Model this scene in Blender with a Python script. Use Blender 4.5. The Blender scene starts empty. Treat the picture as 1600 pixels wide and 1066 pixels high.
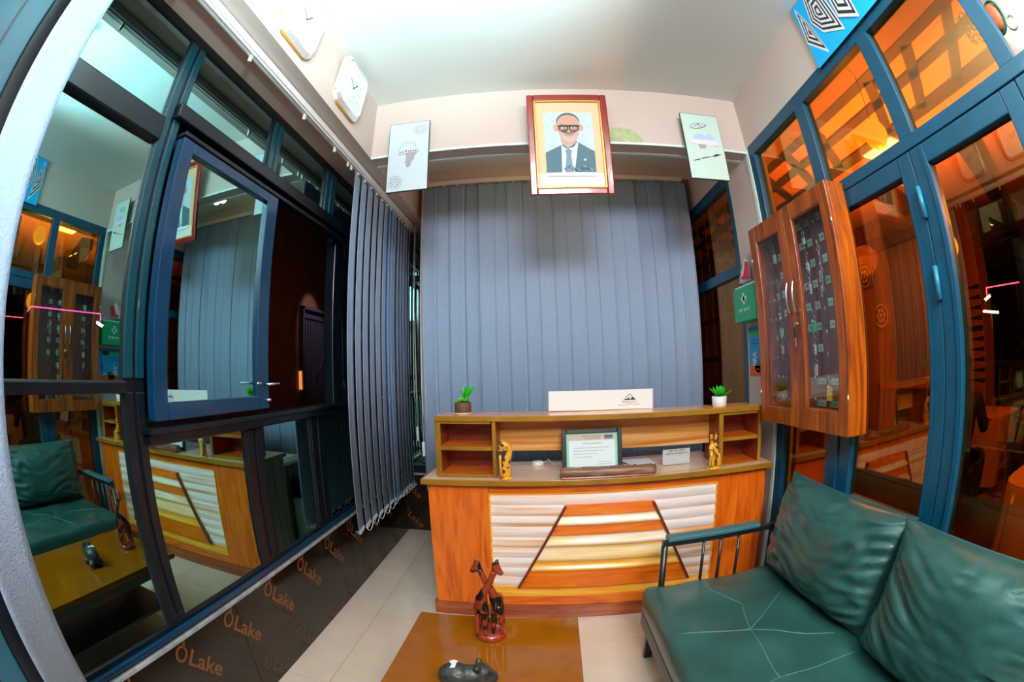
import bpy, bmesh, math, random
from mathutils import Vector, Matrix, noise
random.seed(4)
S = bpy.context.scene
COL = S.collection
H = 1.4          # the lens is 1.4 m above the floor; coordinates below are measured from the lens, the floor is at -H
PI = math.pi

# ------------------------------------------------------------------ camera, world, exposure, large lights
cd = bpy.data.cameras.new('camera')
cam = bpy.data.objects.new('camera', cd); COL.objects.link(cam)
cd.type = 'PANO'
cd.panorama_type = 'FISHEYE_EQUISOLID'
cd.fisheye_lens = 15.5267
cd.fisheye_fov = math.radians(230)
cd.sensor_fit = 'HORIZONTAL'
cd.sensor_width = 36.0
cd.sensor_height = 36.0 * 1066 / 1600
cd.clip_start = 0.01; cd.clip_end = 200
R = [[0.9979393188754736, -0.05575607112685686, 0.03175494252636117],
     [0.05767185986158732, 0.9963455154761157, -0.06300452658927316],
     [-0.028126009714516145, 0.06470606094586406, 0.9975079213993284]]
cam.matrix_world = Matrix(((R[0][0], R[0][2], -R[0][1], 0), (R[1][0], R[1][2], -R[1][1], 0),
                           (R[2][0], R[2][2], -R[2][1], H), (0, 0, 0, 1)))
S.camera = cam
w = bpy.data.worlds.new('world'); S.world = w; w.use_nodes = True
w.node_tree.nodes['Background'].inputs[0].default_value = (0.002, 0.002, 0.004, 1)
w.node_tree.nodes['Background'].inputs[1].default_value = 1.0
S.view_settings.view_transform = 'Standard'; S.view_settings.look = 'None'
S.view_settings.exposure = 0.62; S.view_settings.gamma = 1.0
S.view_settings.use_curve_mapping = False
S.cycles.max_bounces = 10; S.cycles.glossy_bounces = 6; S.cycles.transparent_max_bounces = 16
S.cycles.caustics_reflective = False; S.cycles.caustics_refractive = False
S.cycles.use_denoising = True
S.cycles.sample_clamp_indirect = 4.0

def light(name, kind, loc, col, power, size=0.1, rot=None, sy=None, spot=None):
    d = bpy.data.lights.new(name, kind); d.energy = power; d.color = col
    if kind == 'AREA':
        d.size = size
        if sy: d.shape = 'RECTANGLE'; d.size_y = sy
    elif kind in ('POINT', 'SPOT'): d.shadow_soft_size = size
    if spot: d.spot_size = spot; d.spot_blend = 0.6
    o = bpy.data.objects.new(name, d); COL.objects.link(o)
    o.location = (loc[0], loc[1], loc[2] + H)
    if rot: o.rotation_euler = rot
    return o
_t = Vector((-0.30, 0.55, 1.6)) - Vector((-0.05, 0.05, 0.75))
light('bounce_flash_light', 'SPOT', (-0.05, 0.05, 0.75), (0.66, 0.94, 0.98), 150, 0.12, rot=_t.to_track_quat('-Z', 'Y').to_euler(), spot=math.radians(96))
light('ceiling_bulb_light', 'POINT', (-0.33, 0.42, 1.30), (0.42, 0.86, 1.0), 5, 0.10)
_q = (Vector((0.25, 3.2, -0.9)) - Vector((0.3, -1.25, 1.45))).to_track_quat('-Z', 'Y').to_euler()
light('rear_fill_light', 'AREA', (0.3, -1.25, 1.45), (0.94, 0.96, 1.0), 76, 0.9, rot=_q)  # unseen soft fill added behind the lens to brighten the lower half
light('right_fill_light', 'POINT', (1.0, -0.25, 1.30), (1.0, 0.96, 0.93), 34, 0.14)  # unseen point fill added on the right to brighten the left vanes
light('recess_bulb_light', 'POINT', (0.06, 2.43, 1.30), (1.0, 0.62, 0.28), 1.8, 0.03)
light('restaurant_up_fill_light', 'SPOT', (2.5, 1.9, 0.55), (1.0, 0.55, 0.18), 150, 0.08, rot=(PI, 0, 0), spot=math.radians(150))  # added upward fill for the orange ceiling, keeps direct light off the blind
light('restaurant_light_far', 'POINT', (3.3, 3.3, 0.9), (1.0, 0.62, 0.26), 16, 0.15)
light('restaurant_light_near', 'POINT', (2.6, 0.2, 0.8), (1.0, 0.55, 0.20), 32, 0.15)

# ------------------------------------------------------------------ materials
MATS = {}
def nt(name):
    m = bpy.data.materials.new(name); m.use_nodes = True
    t = m.node_tree; b = t.nodes['Principled BSDF']
    MATS[name] = m
    return m, t, b
def pbr(name, col, rough=0.5, metal=0.0, coat=0.0, bump=0.0, bscale=200, var=0.0, vscale=8, emit=None, es=0, spec=None):
    m, t, b = nt(name)
    b.inputs['Base Color'].default_value = (*col, 1); b.inputs['Roughness'].default_value = rough
    b.inputs['Metallic'].default_value = metal; b.inputs['Coat Weight'].default_value = coat
    if spec is not None: b.inputs['Specular IOR Level'].default_value = spec
    if emit: b.inputs['Emission Color'].default_value = (*emit, 1); b.inputs['Emission Strength'].default_value = es
    tc = t.nodes.new('ShaderNodeTexCoord')
    if var:
        n = t.nodes.new('ShaderNodeTexNoise'); n.inputs['Scale'].default_value = vscale; n.inputs['Detail'].default_value = 5
        t.links.new(tc.outputs['Object'], n.inputs['Vector'])
        r = t.nodes.new('ShaderNodeValToRGB')
        r.color_ramp.elements[0].position = 0.3; r.color_ramp.elements[1].position = 0.7
        r.color_ramp.elements[0].color = (*[c * (1 - var) for c in col], 1)
        r.color_ramp.elements[1].color = (*[min(1, c * (1 + var)) for c in col], 1)
        t.links.new(n.outputs['Fac'], r.inputs['Fac']); t.links.new(r.outputs['Color'], b.inputs['Base Color'])
    if bump:
        n = t.nodes.new('ShaderNodeTexNoise'); n.inputs['Scale'].default_value = bscale; n.inputs['Detail'].default_value = 4
        t.links.new(tc.outputs['Object'], n.inputs['Vector'])
        bp = t.nodes.new('ShaderNodeBump'); bp.inputs['Strength'].default_value = bump; bp.inputs['Distance'].default_value = 0.01
        t.links.new(n.outputs['Fac'], bp.inputs['Height']); t.links.new(bp.outputs['Normal'], b.inputs['Normal'])
    return m
def grain(name, cols, scale=(1, 1, 12), rough=0.35, coat=0.3, nscale=3, detail=6, dist=1.2, bump=0.05):
    """wood: noise stretched along one axis through a colour ramp"""
    m, t, b = nt(name)
    tc = t.nodes.new('ShaderNodeTexCoord'); mp = t.nodes.new('ShaderNodeMapping')
    mp.inputs['Scale'].default_value = scale
    n = t.nodes.new('ShaderNodeTexNoise'); n.inputs['Scale'].default_value = nscale; n.inputs['Detail'].default_value = detail
    n.inputs['Distortion'].default_value = dist
    r = t.nodes.new('ShaderNodeValToRGB'); e = r.color_ramp.elements
    while len(e) < len(cols): e.new(0.5)
    for i, c in enumerate(cols):
        e[i].position = 0.28 + 0.44 * i / (len(cols) - 1); e[i].color = (*c, 1)
    t.links.new(tc.outputs['Object'], mp.inputs['Vector']); t.links.new(mp.outputs['Vector'], n.inputs['Vector'])
    t.links.new(n.outputs['Fac'], r.inputs['Fac']); t.links.new(r.outputs['Color'], b.inputs['Base Color'])
    b.inputs['Roughness'].default_value = rough; b.inputs['Coat Weight'].default_value = coat; b.inputs['Coat Roughness'].default_value = 0.15
    bp = t.nodes.new('ShaderNodeBump'); bp.inputs['Strength'].default_value = bump; bp.inputs['Distance'].default_value = 0.01
    t.links.new(n.outputs['Fac'], bp.inputs['Height']); t.links.new(bp.outputs['Normal'], b.inputs['Normal'])
    return m
def glass_mat(name, trans, gloss, fac, rough=0.0, edge=0.0):
    m, t, b = nt(name); t.nodes.remove(b)
    out = [n for n in t.nodes if n.type == 'OUTPUT_MATERIAL'][0]
    tr = t.nodes.new('ShaderNodeBsdfTransparent'); tr.inputs[0].default_value = (*trans, 1)
    gl = t.nodes.new('ShaderNodeBsdfGlossy'); gl.inputs['Color'].default_value = (*gloss, 1); gl.inputs['Roughness'].default_value = rough
    mx = t.nodes.new('ShaderNodeMixShader')
    lw = t.nodes.new('ShaderNodeLayerWeight'); lw.inputs['Blend'].default_value = 0.35
    mr = t.nodes.new('ShaderNodeMapRange'); mr.inputs['To Min'].default_value = fac; mr.inputs['To Max'].default_value = min(1, fac + edge)
    t.links.new(lw.outputs['Facing'], mr.inputs['Value']); t.links.new(mr.outputs['Result'], mx.inputs[0])
    t.links.new(tr.outputs[0], mx.inputs[1]); t.links.new(gl.outputs[0], mx.inputs[2]); t.links.new(mx.outputs[0], out.inputs['Surface'])
    return m
wall_m = pbr('wall_paint', (0.62, 0.51, 0.45), 0.7, bump=0.03, bscale=60)
ceil_m = pbr('ceiling_paint', (0.78, 0.82, 0.78), 0.7)
trim_m = pbr('white_trim', (0.72, 0.86, 0.74), 0.5)
blue_m = pbr('blue_frame_paint', (0.0003, 0.066, 0.130), 0.42, coat=0.1, var=0.12, vscale=12)
navy_m = pbr('dark_blue_frame_paint', (0.0015, 0.005, 0.010), 0.35, coat=0.10, var=0.25, vscale=9)
sash_m = pbr('sash_blue_paint', (0.001, 0.032, 0.085), 0.28, coat=0.3, var=0.12, vscale=9)
highlight_m = pbr('frame_highlight_teal', (0.001, 0.045, 0.065), 0.3, coat=0.3)  # teal holds the highlights on the dark mullion faces as colour
mirror_m = glass_mat('dark_reflective_glass', (0.95, 0.95, 0.95), (0.38, 0.69, 0.69), 0.78, edge=0.2)
bronze_m = glass_mat('bronze_glass', (1.0, 0.72, 0.34), (0.72, 0.42, 0.20), 0.12, edge=0.45)
clear_m = glass_mat('clear_glass', (0.97, 0.97, 0.96), (0.9, 0.9, 0.9), 0.03, edge=0.14)
film_m = pbr('dark_polished_film', (0.012, 0.006, 0.002), 0.09, coat=0.0, spec=0.5, var=0.4, vscale=6)
logo_m = pbr('orange_film_print', (0.17, 0.055, 0.006), 0.4)
logo2_m = pbr('dim_film_print', (0.05, 0.022, 0.006), 0.4)
sill_m = pbr('grey_sill_edge', (0.30, 0.33, 0.34), 0.5, var=0.3, vscale=20)
tile_m = pbr('cream_tile', (0.74, 0.60, 0.48), 0.16, coat=0.2, var=0.06, vscale=4)
grout_m = pbr('grout', (0.42, 0.30, 0.20), 0.8)
vane_m = pbr('blue_grey_fabric', (0.34, 0.47, 0.66), 0.85, bump=0.3, bscale=160, var=0.07, vscale=120)
white_m = pbr('white_plastic', (0.85, 0.87, 0.86), 0.35)
cream_m = pbr('cream_rail', (0.78, 0.72, 0.64), 0.4)
chain_m = pbr('white_cord', (0.80, 0.84, 0.84), 0.5)
orange_m = grain('orange_wood', [(0.52, 0.065, 0.003), (0.80, 0.150, 0.006), (0.90, 0.22, 0.012)], (7, 7, 0.8), 0.3, 0.25)
orangeh_m = grain('orange_wood_horizontal', [(0.55, 0.075, 0.003), (0.80, 0.16, 0.006), (0.92, 0.24, 0.012)], (0.8, 7, 7), 0.3, 0.25)
plinth_m = grain('red_brown_plinth', [(0.22, 0.035, 0.008), (0.34, 0.065, 0.014), (0.46, 0.12, 0.03)], (0.8, 6, 6), 0.25, 0.4)
stripe_m = grain('striped_cream_laminate', [(0.84, 0.30, 0.04), (0.92, 0.58, 0.34), (0.98, 0.86, 0.80), (0.94, 0.76, 0.68), (0.86, 0.42, 0.16)], (0.4, 1, 11), 0.35, 0.1, nscale=2.4, detail=3, dist=0.3)
gold_m2 = grain('gold_striped_laminate', [(0.90, 0.42, 0.03), (0.95, 0.62, 0.22), (0.98, 0.86, 0.70), (0.92, 0.55, 0.14)], (0.4, 1, 10), 0.35, 0.1, nscale=2.4, detail=3, dist=0.3)
honey_m = grain('honey_laminate', [(0.74, 0.22, 0.008), (0.92, 0.40, 0.02), (0.98, 0.62, 0.14)], (0.6, 5, 11), 0.3, 0.2, dist=0.3)
hutch_m = grain('tan_striped_laminate', [(0.50, 0.15, 0.015), (0.74, 0.32, 0.06), (0.88, 0.54, 0.22)], (0.5, 5, 14), 0.4, 0.15, dist=0.3)
top_m = grain('counter_laminate', [(0.55, 0.26, 0.10), (0.80, 0.52, 0.32), (0.88, 0.66, 0.50)], (0.5, 18, 5), 0.3, 0.3, dist=0.3)
htop_m = grain('hutch_top_laminate', [(0.66, 0.19, 0.02), (0.84, 0.31, 0.06), (0.92, 0.46, 0.18)], (0.5, 16, 5), 0.22, 0.35, dist=0.3)
edge_m = pbr('olive_gold_edging', (0.34, 0.155, 0.010), 0.3, coat=0.15, var=0.25, vscale=6)
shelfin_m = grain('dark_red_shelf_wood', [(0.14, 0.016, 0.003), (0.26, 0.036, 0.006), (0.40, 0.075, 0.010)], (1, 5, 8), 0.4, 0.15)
rib_m = grain('grey_brown_ribbed_laminate', [(0.16, 0.13, 0.09), (0.28, 0.22, 0.15), (0.40, 0.30, 0.20)], (8, 8, 0.6), 0.4, 0.2)
diag_m = pbr('dark_red_moulding', (0.19, 0.022, 0.008), 0.3, coat=0.4)
cab_m = grain('cabinet_wood', [(0.09, 0.010, 0.001), (0.34, 0.062, 0.002), (0.54, 0.130, 0.004)], (6, 6, 0.7), 0.38, 0.15)
cabback_m = grain('cabinet_back_wood', [(0.16, 0.030, 0.012), (0.24, 0.05, 0.018), (0.32, 0.08, 0.03)], (5, 5, 0.7), 0.5, 0.1)
sofa_m = pbr('teal_leather', (0.022, 0.088, 0.078), 0.33, coat=0.15, bump=0.10, bscale=160, var=0.22, vscale=5)
sofaside_m = pbr('brown_grey_leather', (0.11, 0.12, 0.10), 0.45, bump=0.1, bscale=150)
black_m = pbr('black_metal', (0.012, 0.014, 0.018), 0.3, coat=0.3)
pad_m = pbr('blue_green_pad', (0.05, 0.16, 0.18), 0.4)
table_m = pbr('glossy_brown_table', (0.29, 0.082, 0.001), 0.13, coat=0.5, var=0.10, vscale=14)
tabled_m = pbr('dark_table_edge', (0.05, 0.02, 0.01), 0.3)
chrome_m = pbr('chrome', (0.75, 0.76, 0.78), 0.18, metal=1.0)
brass_m = pbr('worn_lock_metal', (0.35, 0.30, 0.22), 0.3, metal=1.0)
silver_m = pbr('silver_white_frame', (0.80, 0.78, 0.72), 0.15, metal=0.5, coat=0.5)
tag_m = pbr('mint_tag', (0.50, 0.88, 0.70), 0.5)
tagg_m = pbr('green_tag', (0.01, 0.55, 0.20), 0.4)
tagy_m = pbr('yellow_tag', (0.85, 0.60, 0.02), 0.4)
tagr_m = pbr('pink_white_tag', (0.85, 0.55, 0.55), 0.4)
ink_m = pbr('ink', (0.02, 0.03, 0.03), 0.6)
green_m = pbr('first_aid_green', (0.0, 0.37, 0.13), 0.35, coat=0.2)
leaf_m = pbr('bright_plastic_leaf', (0.02, 0.62, 0.03), 0.4, var=0.35, vscale=30)
leafl_m = pbr('yellow_plastic_leaf', (0.35, 0.75, 0.04), 0.4)
potd_m = pbr('dark_brown_pot', (0.13, 0.06, 0.04), 0.6, bump=0.4, bscale=80)
potw_m = pbr('white_ceramic_pot', (0.80, 0.78, 0.76), 0.45, bump=0.4, bscale=60)
log_m = grain('weathered_carved_wood', [(0.10, 0.03, 0.015), (0.26, 0.11, 0.06), (0.46, 0.26, 0.17)], (2, 9, 9), 0.5, 0.1, bump=0.4)
red_m = pbr('deep_red_frame', (0.26, 0.008, 0.006), 0.2, coat=0.6, var=0.2, vscale=7)
gold_m = pbr('gold_fillet', (0.78, 0.32, 0.03), 0.3, metal=0.3)
matb_m = pbr('peach_mount', (0.74, 0.54, 0.32), 0.6)
stone_m = pbr('dark_green_stone', (0.028, 0.032, 0.028), 0.42, coat=0.1, var=0.6, vscale=30, bump=0.5, bscale=45)
bulb_m = pbr('lit_bulb', (1, 1, 1), 0.3, emit=(1.0, 0.93, 0.82), es=14)
cool_m = pbr('lit_cool_bulb', (1, 1, 1), 0.3, emit=(0.85, 0.97, 1.0), es=14)
pend_m = pbr('lit_yellow_globe', (0.8, 0.4, 0.05), 0.4, emit=(1.0, 0.42, 0.02), es=1.4)
tube_m = pbr('lit_warm_tube', (1, 1, 1), 0.3, emit=(1.0, 0.86, 0.55), es=6)
neon_m = pbr('lit_pink_neon', (1, 0.1, 0.4), 0.3, emit=(1.0, 0.08, 0.36), es=22)
wtube_m = pbr('lit_white_tube', (1, 1, 1), 0.3, emit=(0.9, 0.95, 1.0), es=40)
rceil_m = pbr('orange_ceiling_paint', (0.95, 0.32, 0.022), 0.7)
rbeam_m = pbr('brown_beam', (0.075, 0.030, 0.010), 0.5)
rwall_m = grain('brown_boarding', [(0.12, 0.060, 0.016), (0.18, 0.095, 0.028), (0.25, 0.13, 0.04)], (6, 6, 0.3), 0.6, 0.0)
rdark_m = pbr('dark_brown_wall', (0.05, 0.018, 0.008), 0.7)
cloth_m = pbr('tan_tablecloth', (0.42, 0.18, 0.07), 0.8)
bclo_m = pbr('black_clothing', (0.010, 0.010, 0.012), 0.8)
skin_m = pbr('brown_skin', (0.16, 0.07, 0.035), 0.5)
rfloor_m = pbr('dark_restaurant_floor', (0.05, 0.02, 0.01), 0.4)
ext_m = pbr('outside_brick_red_wall', (0.14, 0.045, 0.018), 0.9, var=0.2, vscale=3)
extd_m = pbr('outside_metal_door', (0.12, 0.11, 0.15), 0.3, metal=0.5)
stain_m = pbr('pale_green_patch', (0.42, 0.50, 0.26), 0.7, var=0.15, vscale=40)

# ------------------------------------------------------------------ geometry helpers
class MB:
    def __init__(s): s.v = []; s.f = []; s.m = []; s.sm = []
    def add(s, vs, fs, mi=0, smooth=False):
        o = len(s.v); s.v += [tuple(v) for v in vs]
        for f in fs: s.f.append([i + o for i in f]); s.m.append(mi); s.sm.append(smooth)
        return s
    def box(s, x0, x1, y0, y1, z0, z1, mi=0, M=None):
        x0, x1 = sorted((x0, x1)); y0, y1 = sorted((y0, y1)); z0, z1 = sorted((z0, z1))
        v = [Vector(p) for p in ((x0, y0, z0), (x1, y0, z0), (x1, y1, z0), (x0, y1, z0), (x0, y0, z1), (x1, y0, z1), (x1, y1, z1), (x0, y1, z1))]
        if M: v = [M @ p for p in v]
        return s.add(v, [(0, 3, 2, 1), (4, 5, 6, 7), (0, 1, 5, 4), (1, 2, 6, 5), (2, 3, 7, 6), (3, 0, 4, 7)], mi)
    def tube(s, pts, r, n=8, mi=0, close=True, ring=False):
        pts = [Vector(p) for p in pts]; N = len(pts)
        rs = r if isinstance(r, (list, tuple)) else [r] * N
        vs = []; prev = None
        for i, p in enumerate(pts):
            if ring: d = pts[(i + 1) % N] - pts[i - 1]
            else: d = (pts[min(i + 1, N - 1)] - pts[max(i - 1, 0)])
            d = d.normalized() if d.length > 1e-9 else Vector((0, 0, 1))
            a = prev if prev is not None else (Vector((0, 0, 1)) if abs(d.z) < 0.9 else Vector((1, 0, 0)))
            u = (a - d * a.dot(d)).normalized(); w_ = d.cross(u); prev = u
            for k in range(n):
                t = 2 * PI * k / n; vs.append(p + (u * math.cos(t) + w_ * math.sin(t)) * rs[i])
        fs = []
        for i in range(N if ring else N - 1):
            j = (i + 1) % N
            for k in range(n): fs.append((i * n + k, i * n + (k + 1) % n, j * n + (k + 1) % n, j * n + k))
        if close and not ring: fs += [list(range(n - 1, -1, -1)), [(N - 1) * n + k for k in range(n)]]
        return s.add(vs, fs, mi, True)
    def lathe(s, c, prof, n=20, mi=0, axis='z', smooth=True):
        vs = []
        for r, h in prof:
            for k in range(n):
                t = 2 * PI * k / n; a, b = r * math.cos(t), r * math.sin(t)
                vs.append((c[0] + a, c[1] + b, c[2] + h) if axis == 'z' else (c[0] + h, c[1] + a, c[2] + b) if axis == 'x' else (c[0] + a, c[1] + h, c[2] + b))
        fs = []
        for i in range(len(prof) - 1):
            for k in range(n): fs.append((i * n + k, i * n + (k + 1) % n, (i + 1) * n + (k + 1) % n, (i + 1) * n + k))
        fs += [list(range(n - 1, -1, -1)), [(len(prof) - 1) * n + k for k in range(n)]]
        return s.add(vs, fs, mi, smooth)
    def ball(s, c, r, n=12, mi=0, sq=(1, 1, 1)):
        prof = [(max(1e-4, math.sin(PI * i / n)), -math.cos(PI * i / n)) for i in range(n + 1)]
        o = len(s.v); s.lathe((0, 0, 0), prof, n + 4, mi)
        for i in range(o, len(s.v)):
            v = s.v[i]; s.v[i] = (c[0] + v[0] * r * sq[0], c[1] + v[1] * r * sq[1], c[2] + v[2] * r * sq[2])
        return s
    def prism(s, poly, fn, d0, d1, mi=0):
        """poly of (u,v) swept from depth d0 to d1; fn(u,v,d) -> point"""
        n = len(poly); vs = [fn(u, v, d0) for u, v in poly] + [fn(u, v, d1) for u, v in poly]
        fs = [list(range(n - 1, -1, -1)), list(range(n, 2 * n))] + [(i, (i + 1) % n, n + (i + 1) % n, n + i) for i in range(n)]
        return s.add(vs, fs, mi)
    def build(s, name, mats, parent=None, bevel=0, seg=2, local=False, recalc=True):
        me = bpy.data.meshes.new(name)
        if local: off = Vector((0, 0, 0)); loc = Vector((0, 0, 0))
        elif parent is not None: off = world_loc(parent) - Vector((0, 0, H)); loc = Vector((0, 0, 0))
        else:
            xs = [v[0] for v in s.v]; ys = [v[1] for v in s.v]; zs = [v[2] for v in s.v]
            off = Vector(((min(xs) + max(xs)) / 2, (min(ys) + max(ys)) / 2, min(zs))); loc = off + Vector((0, 0, H))
        me.from_pydata([tuple(Vector(v) - off) for v in s.v], [], s.f)
        mats = mats if isinstance(mats, (list, tuple)) else [mats]
        for m in mats: me.materials.append(m)
        for p, mi, sm in zip(me.polygons, s.m, s.sm): p.material_index = mi; p.use_smooth = sm
        me.update()
        if recalc:
            bm = bmesh.new(); bm.from_mesh(me); bmesh.ops.recalc_face_normals(bm, faces=bm.faces); bm.to_mesh(me); bm.free()
        o = bpy.data.objects.new(name, me); COL.objects.link(o); o.location = loc
        if parent is not None: o.parent = parent
        if bevel:
            b = o.modifiers.new('bevel', 'BEVEL'); b.width = bevel; b.segments = seg; b.limit_method = 'ANGLE'; b.angle_limit = 0.7
        return o
def world_loc(o):
    l = Vector(o.location)
    while o.parent is not None: o = o.parent; l += Vector(o.location)
    return l
def tag(o, label=None, cat=None, group=None, kind=None):
    if label: o['label'] = label
    if cat: o['category'] = cat
    if group: o['group'] = group
    if kind: o['kind'] = kind
    return o
def thing(name, loc, label, cat, group=None):
    o = bpy.data.objects.new(name, None); COL.objects.link(o); o.location = (loc[0], loc[1], loc[2] + H); o.empty_display_size = 0.05
    return tag(o, label, cat, group)
def struct(name, loc=(0, 0, 0)):
    o = bpy.data.objects.new(name, None); COL.objects.link(o); o.location = (loc[0], loc[1], loc[2] + H); o.empty_display_size = 0.05
    o['kind'] = 'structure'; return o
def copy_tree(o, parent=None, loc=None):
    c = o.copy(); COL.objects.link(c)
    if parent is not None: c.parent = parent
    if loc is not None: c.location = loc
    for ch in list(o.children): copy_tree(ch, c)
    return c
def bx(name, mat, parent, *a, bevel=0.0, M=None):
    return MB().box(*a, M=M).build(name, mat, parent, bevel=bevel)
FONTCACHE = {}
def text_polys(body, bold=0.0):
    """mesh of a line of lettering: verts in units of size 1, faces"""
    key = (body, bold)
    if key in FONTCACHE: return FONTCACHE[key]
    cu = bpy.data.curves.new('t', 'FONT'); cu.body = body; cu.size = 1; cu.resolution_u = 3; cu.offset = bold
    o = bpy.data.objects.new('t', cu); COL.objects.link(o)
    dg = bpy.context.evaluated_depsgraph_get(); me = bpy.data.meshes.new_from_object(o.evaluated_get(dg))
    vs = [(v.co.x, v.co.y) for v in me.vertices]; fs = [list(p.vertices) for p in me.polygons]
    bpy.data.objects.remove(o); bpy.data.curves.remove(cu); bpy.data.meshes.remove(me)
    FONTCACHE[key] = (vs, fs); return vs, fs
class Flat:
    """flat print on a plane: origin, u axis, v axis (metres), n = towards the viewer; each layer is a hair prouder"""
    def __init__(s, o, u, v, n, step=0.0005):
        s.o = Vector(o); s.u = Vector(u).normalized(); s.v = Vector(v).normalized(); s.n = Vector(n).normalized(); s.k = 1; s.step = step; s.mb = MB(); s.mats = []
    def mi(s, m):
        if m not in s.mats: s.mats.append(m)
        return s.mats.index(m)
    def P(s, u, v): return s.o + s.u * u + s.v * v + s.n * (s.k * s.step)
    def poly(s, pts, m): s.mb.add([s.P(*p) for p in pts], [list(range(len(pts)))], s.mi(m)); return s
    def rect(s, u0, v0, u1, v1, m): return s.poly([(u0, v0), (u1, v0), (u1, v1), (u0, v1)], m)
    def ell(s, u, v, a, b, m, n=24, rot=0):
        return s.poly([(u + a * math.cos(t) * math.cos(rot) - b * math.sin(t) * math.sin(rot), v + a * math.cos(t) * math.sin(rot) + b * math.sin(t) * math.cos(rot)) for t in [2 * PI * i / n for i in range(n)]], m)
    def ring(s, u, v, a, b, w_, m, n=24, t0=0, t1=2 * PI):
        for i in range(n):
            p, q = t0 + (t1 - t0) * i / n, t0 + (t1 - t0) * (i + 1) / n
            s.poly([(u + a * math.cos(p), v + b * math.sin(p)), (u + a * math.cos(q), v + b * math.sin(q)), (u + (a - w_) * math.cos(q), v + (b - w_) * math.sin(q)), (u + (a - w_) * math.cos(p), v + (b - w_) * math.sin(p))], m)
        return s
    def line(s, pts, w_, m):
        for (a, b), (c, d) in zip(pts, pts[1:]):
            L = math.hypot(c - a, d - b) or 1; nx, ny = -(d - b) / L * w_ / 2, (c - a) / L * w_ / 2
            s.poly([(a - nx, b - ny), (c - nx, d - ny), (c + nx, d + ny), (a + nx, b + ny)], m)
        return s
    def text(s, body, u, v, size, m, align='c', rot=0, bold=0.0, width=None):
        vs, fs = text_polys(body, bold)
        x0 = min(p[0] for p in vs); x1 = max(p[0] for p in vs)
        sx = size if width is None else width / (x1 - x0)
        off = -(x0 + x1) / 2 if align == 'c' else -x0
        out = []
        for x, y in vs:
            a, b = (x + off) * sx, y * size
            out.append(s.P(u + a * math.cos(rot) - b * math.sin(rot), v + a * math.sin(rot) + b * math.cos(rot)))
        s.mb.add(out, fs, s.mi(m)); return s
    def up(s): s.k += 1; return s
    def build(s, name, parent=None): return s.mb.build(name, s.mats, parent, recalc=False)
def skinfig(name, mat, parent, pts, edges, root=0, sub=2, extra_mats=None):
    """one continuous surface grown round a skeleton; pts = (x,y,z,rx[,ry])"""
    off = world_loc(parent) - Vector((0, 0, H)) if parent else Vector((0, 0, 0))
    me = bpy.data.meshes.new(name); me.from_pydata([tuple(Vector(p[:3]) - off) for p in pts], edges, [])
    o = bpy.data.objects.new(name, me); COL.objects.link(o)
    if parent: o.parent = parent
    else: o.location = (0, 0, H)
    me.materials.append(mat)
    sk = o.modifiers.new('skin', 'SKIN'); sk.use_smooth_shade = True
    for i, p in enumerate(pts):
        d = me.skin_vertices[0].data[i]; d.radius = (p[3], p[4] if len(p) > 4 else p[3]); d.use_root = (i == root)
    sb = o.modifiers.new('sub', 'SUBSURF'); sb.levels = sub; sb.render_levels = sub
    return o
def fc(name, col, rough=0.55):
    return MATS[name] if name in MATS else pbr(name, col, rough)
pw = fc('print_white', (0.74, 0.77, 0.78)); pk = fc('print_black', (0.015, 0.015, 0.018)); pg = fc('print_grey', (0.42, 0.38, 0.42))

# ================================================================== THE SETTING
XL, XR, YB, ZC, ZB = -0.90, 1.31, 2.15, 1.60, 1.21
FL = -H
# floor: a grout bed with every tile laid on it
fl = MB().box(-1.30, 1.36, -1.6, 3.66, FL - 0.06, FL - 0.004).build('floor', grout_m); tag(fl, kind='structure')
T = 0.508
tm = None
for i in range(-1, 5):
    for j in range(-6, 6):
        x0 = -0.93 + i * T; y0 = 1.885 + j * T
        x1 = x0 + T; y1 = y0 + T
        if i == -1: x0 = -1.155
        x0 = max(x0, -1.155); x1 = min(x1, 1.30); y0 = max(y0, -1.5); y1 = min(y1, 3.60)
        if x1 - x0 < 0.03 or y1 - y0 < 0.03: continue
        MB().box(x0 + 0.0015, x1 - 0.0015, y0 + 0.0015, y1 - 0.0015, FL - 0.02, FL).build('tile', tile_m, fl)
tag(MB().box(-1.3, XR + 0.1, -1.6, 3.8, ZC, ZC + 0.1).build('ceiling', ceil_m), kind='structure')
# left bulkhead above the windows
tag(MB().box(-1.30, XL, -1.6, 3.62, ZB + 0.0, ZC).build('wall_left', wall_m), kind='structure')
# beam across the room
wb = MB().box(XL, XR, YB, YB + 0.115, ZB, ZC, M=Matrix.Identity(4)).build('wall_back', wall_m); tag(wb, kind='structure')
MB().box(XL, XR, YB - 0.006, YB, ZB - 0.004, ZB + 0.010).build('edge_bead', trim_m, wb)
MB().box(XL, XR, YB + 0.100, YB + 0.122, ZB - 0.008, ZB).build('edge_bead', trim_m, wb)
f = Flat((0, YB, 0), (1, 0, 0), (0, 0, 1), (0, -1, 0))
f.poly([(0.40, 1.222), (0.40, 1.30), (0.46, 1.318), (0.52, 1.322), (0.58, 1.312), (0.615, 1.29), (0.632, 1.262), (0.645, 1.255), (0.645, 1.222)], stain_m)
f.build('paint_patch', wb)
# recess behind the beam: back wall, its lintel
t2 = MB().box(XL, XR, 3.20, 3.70, 1.487, ZC).build('trim_1', wall_m); tag(t2, kind='structure')
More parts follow.
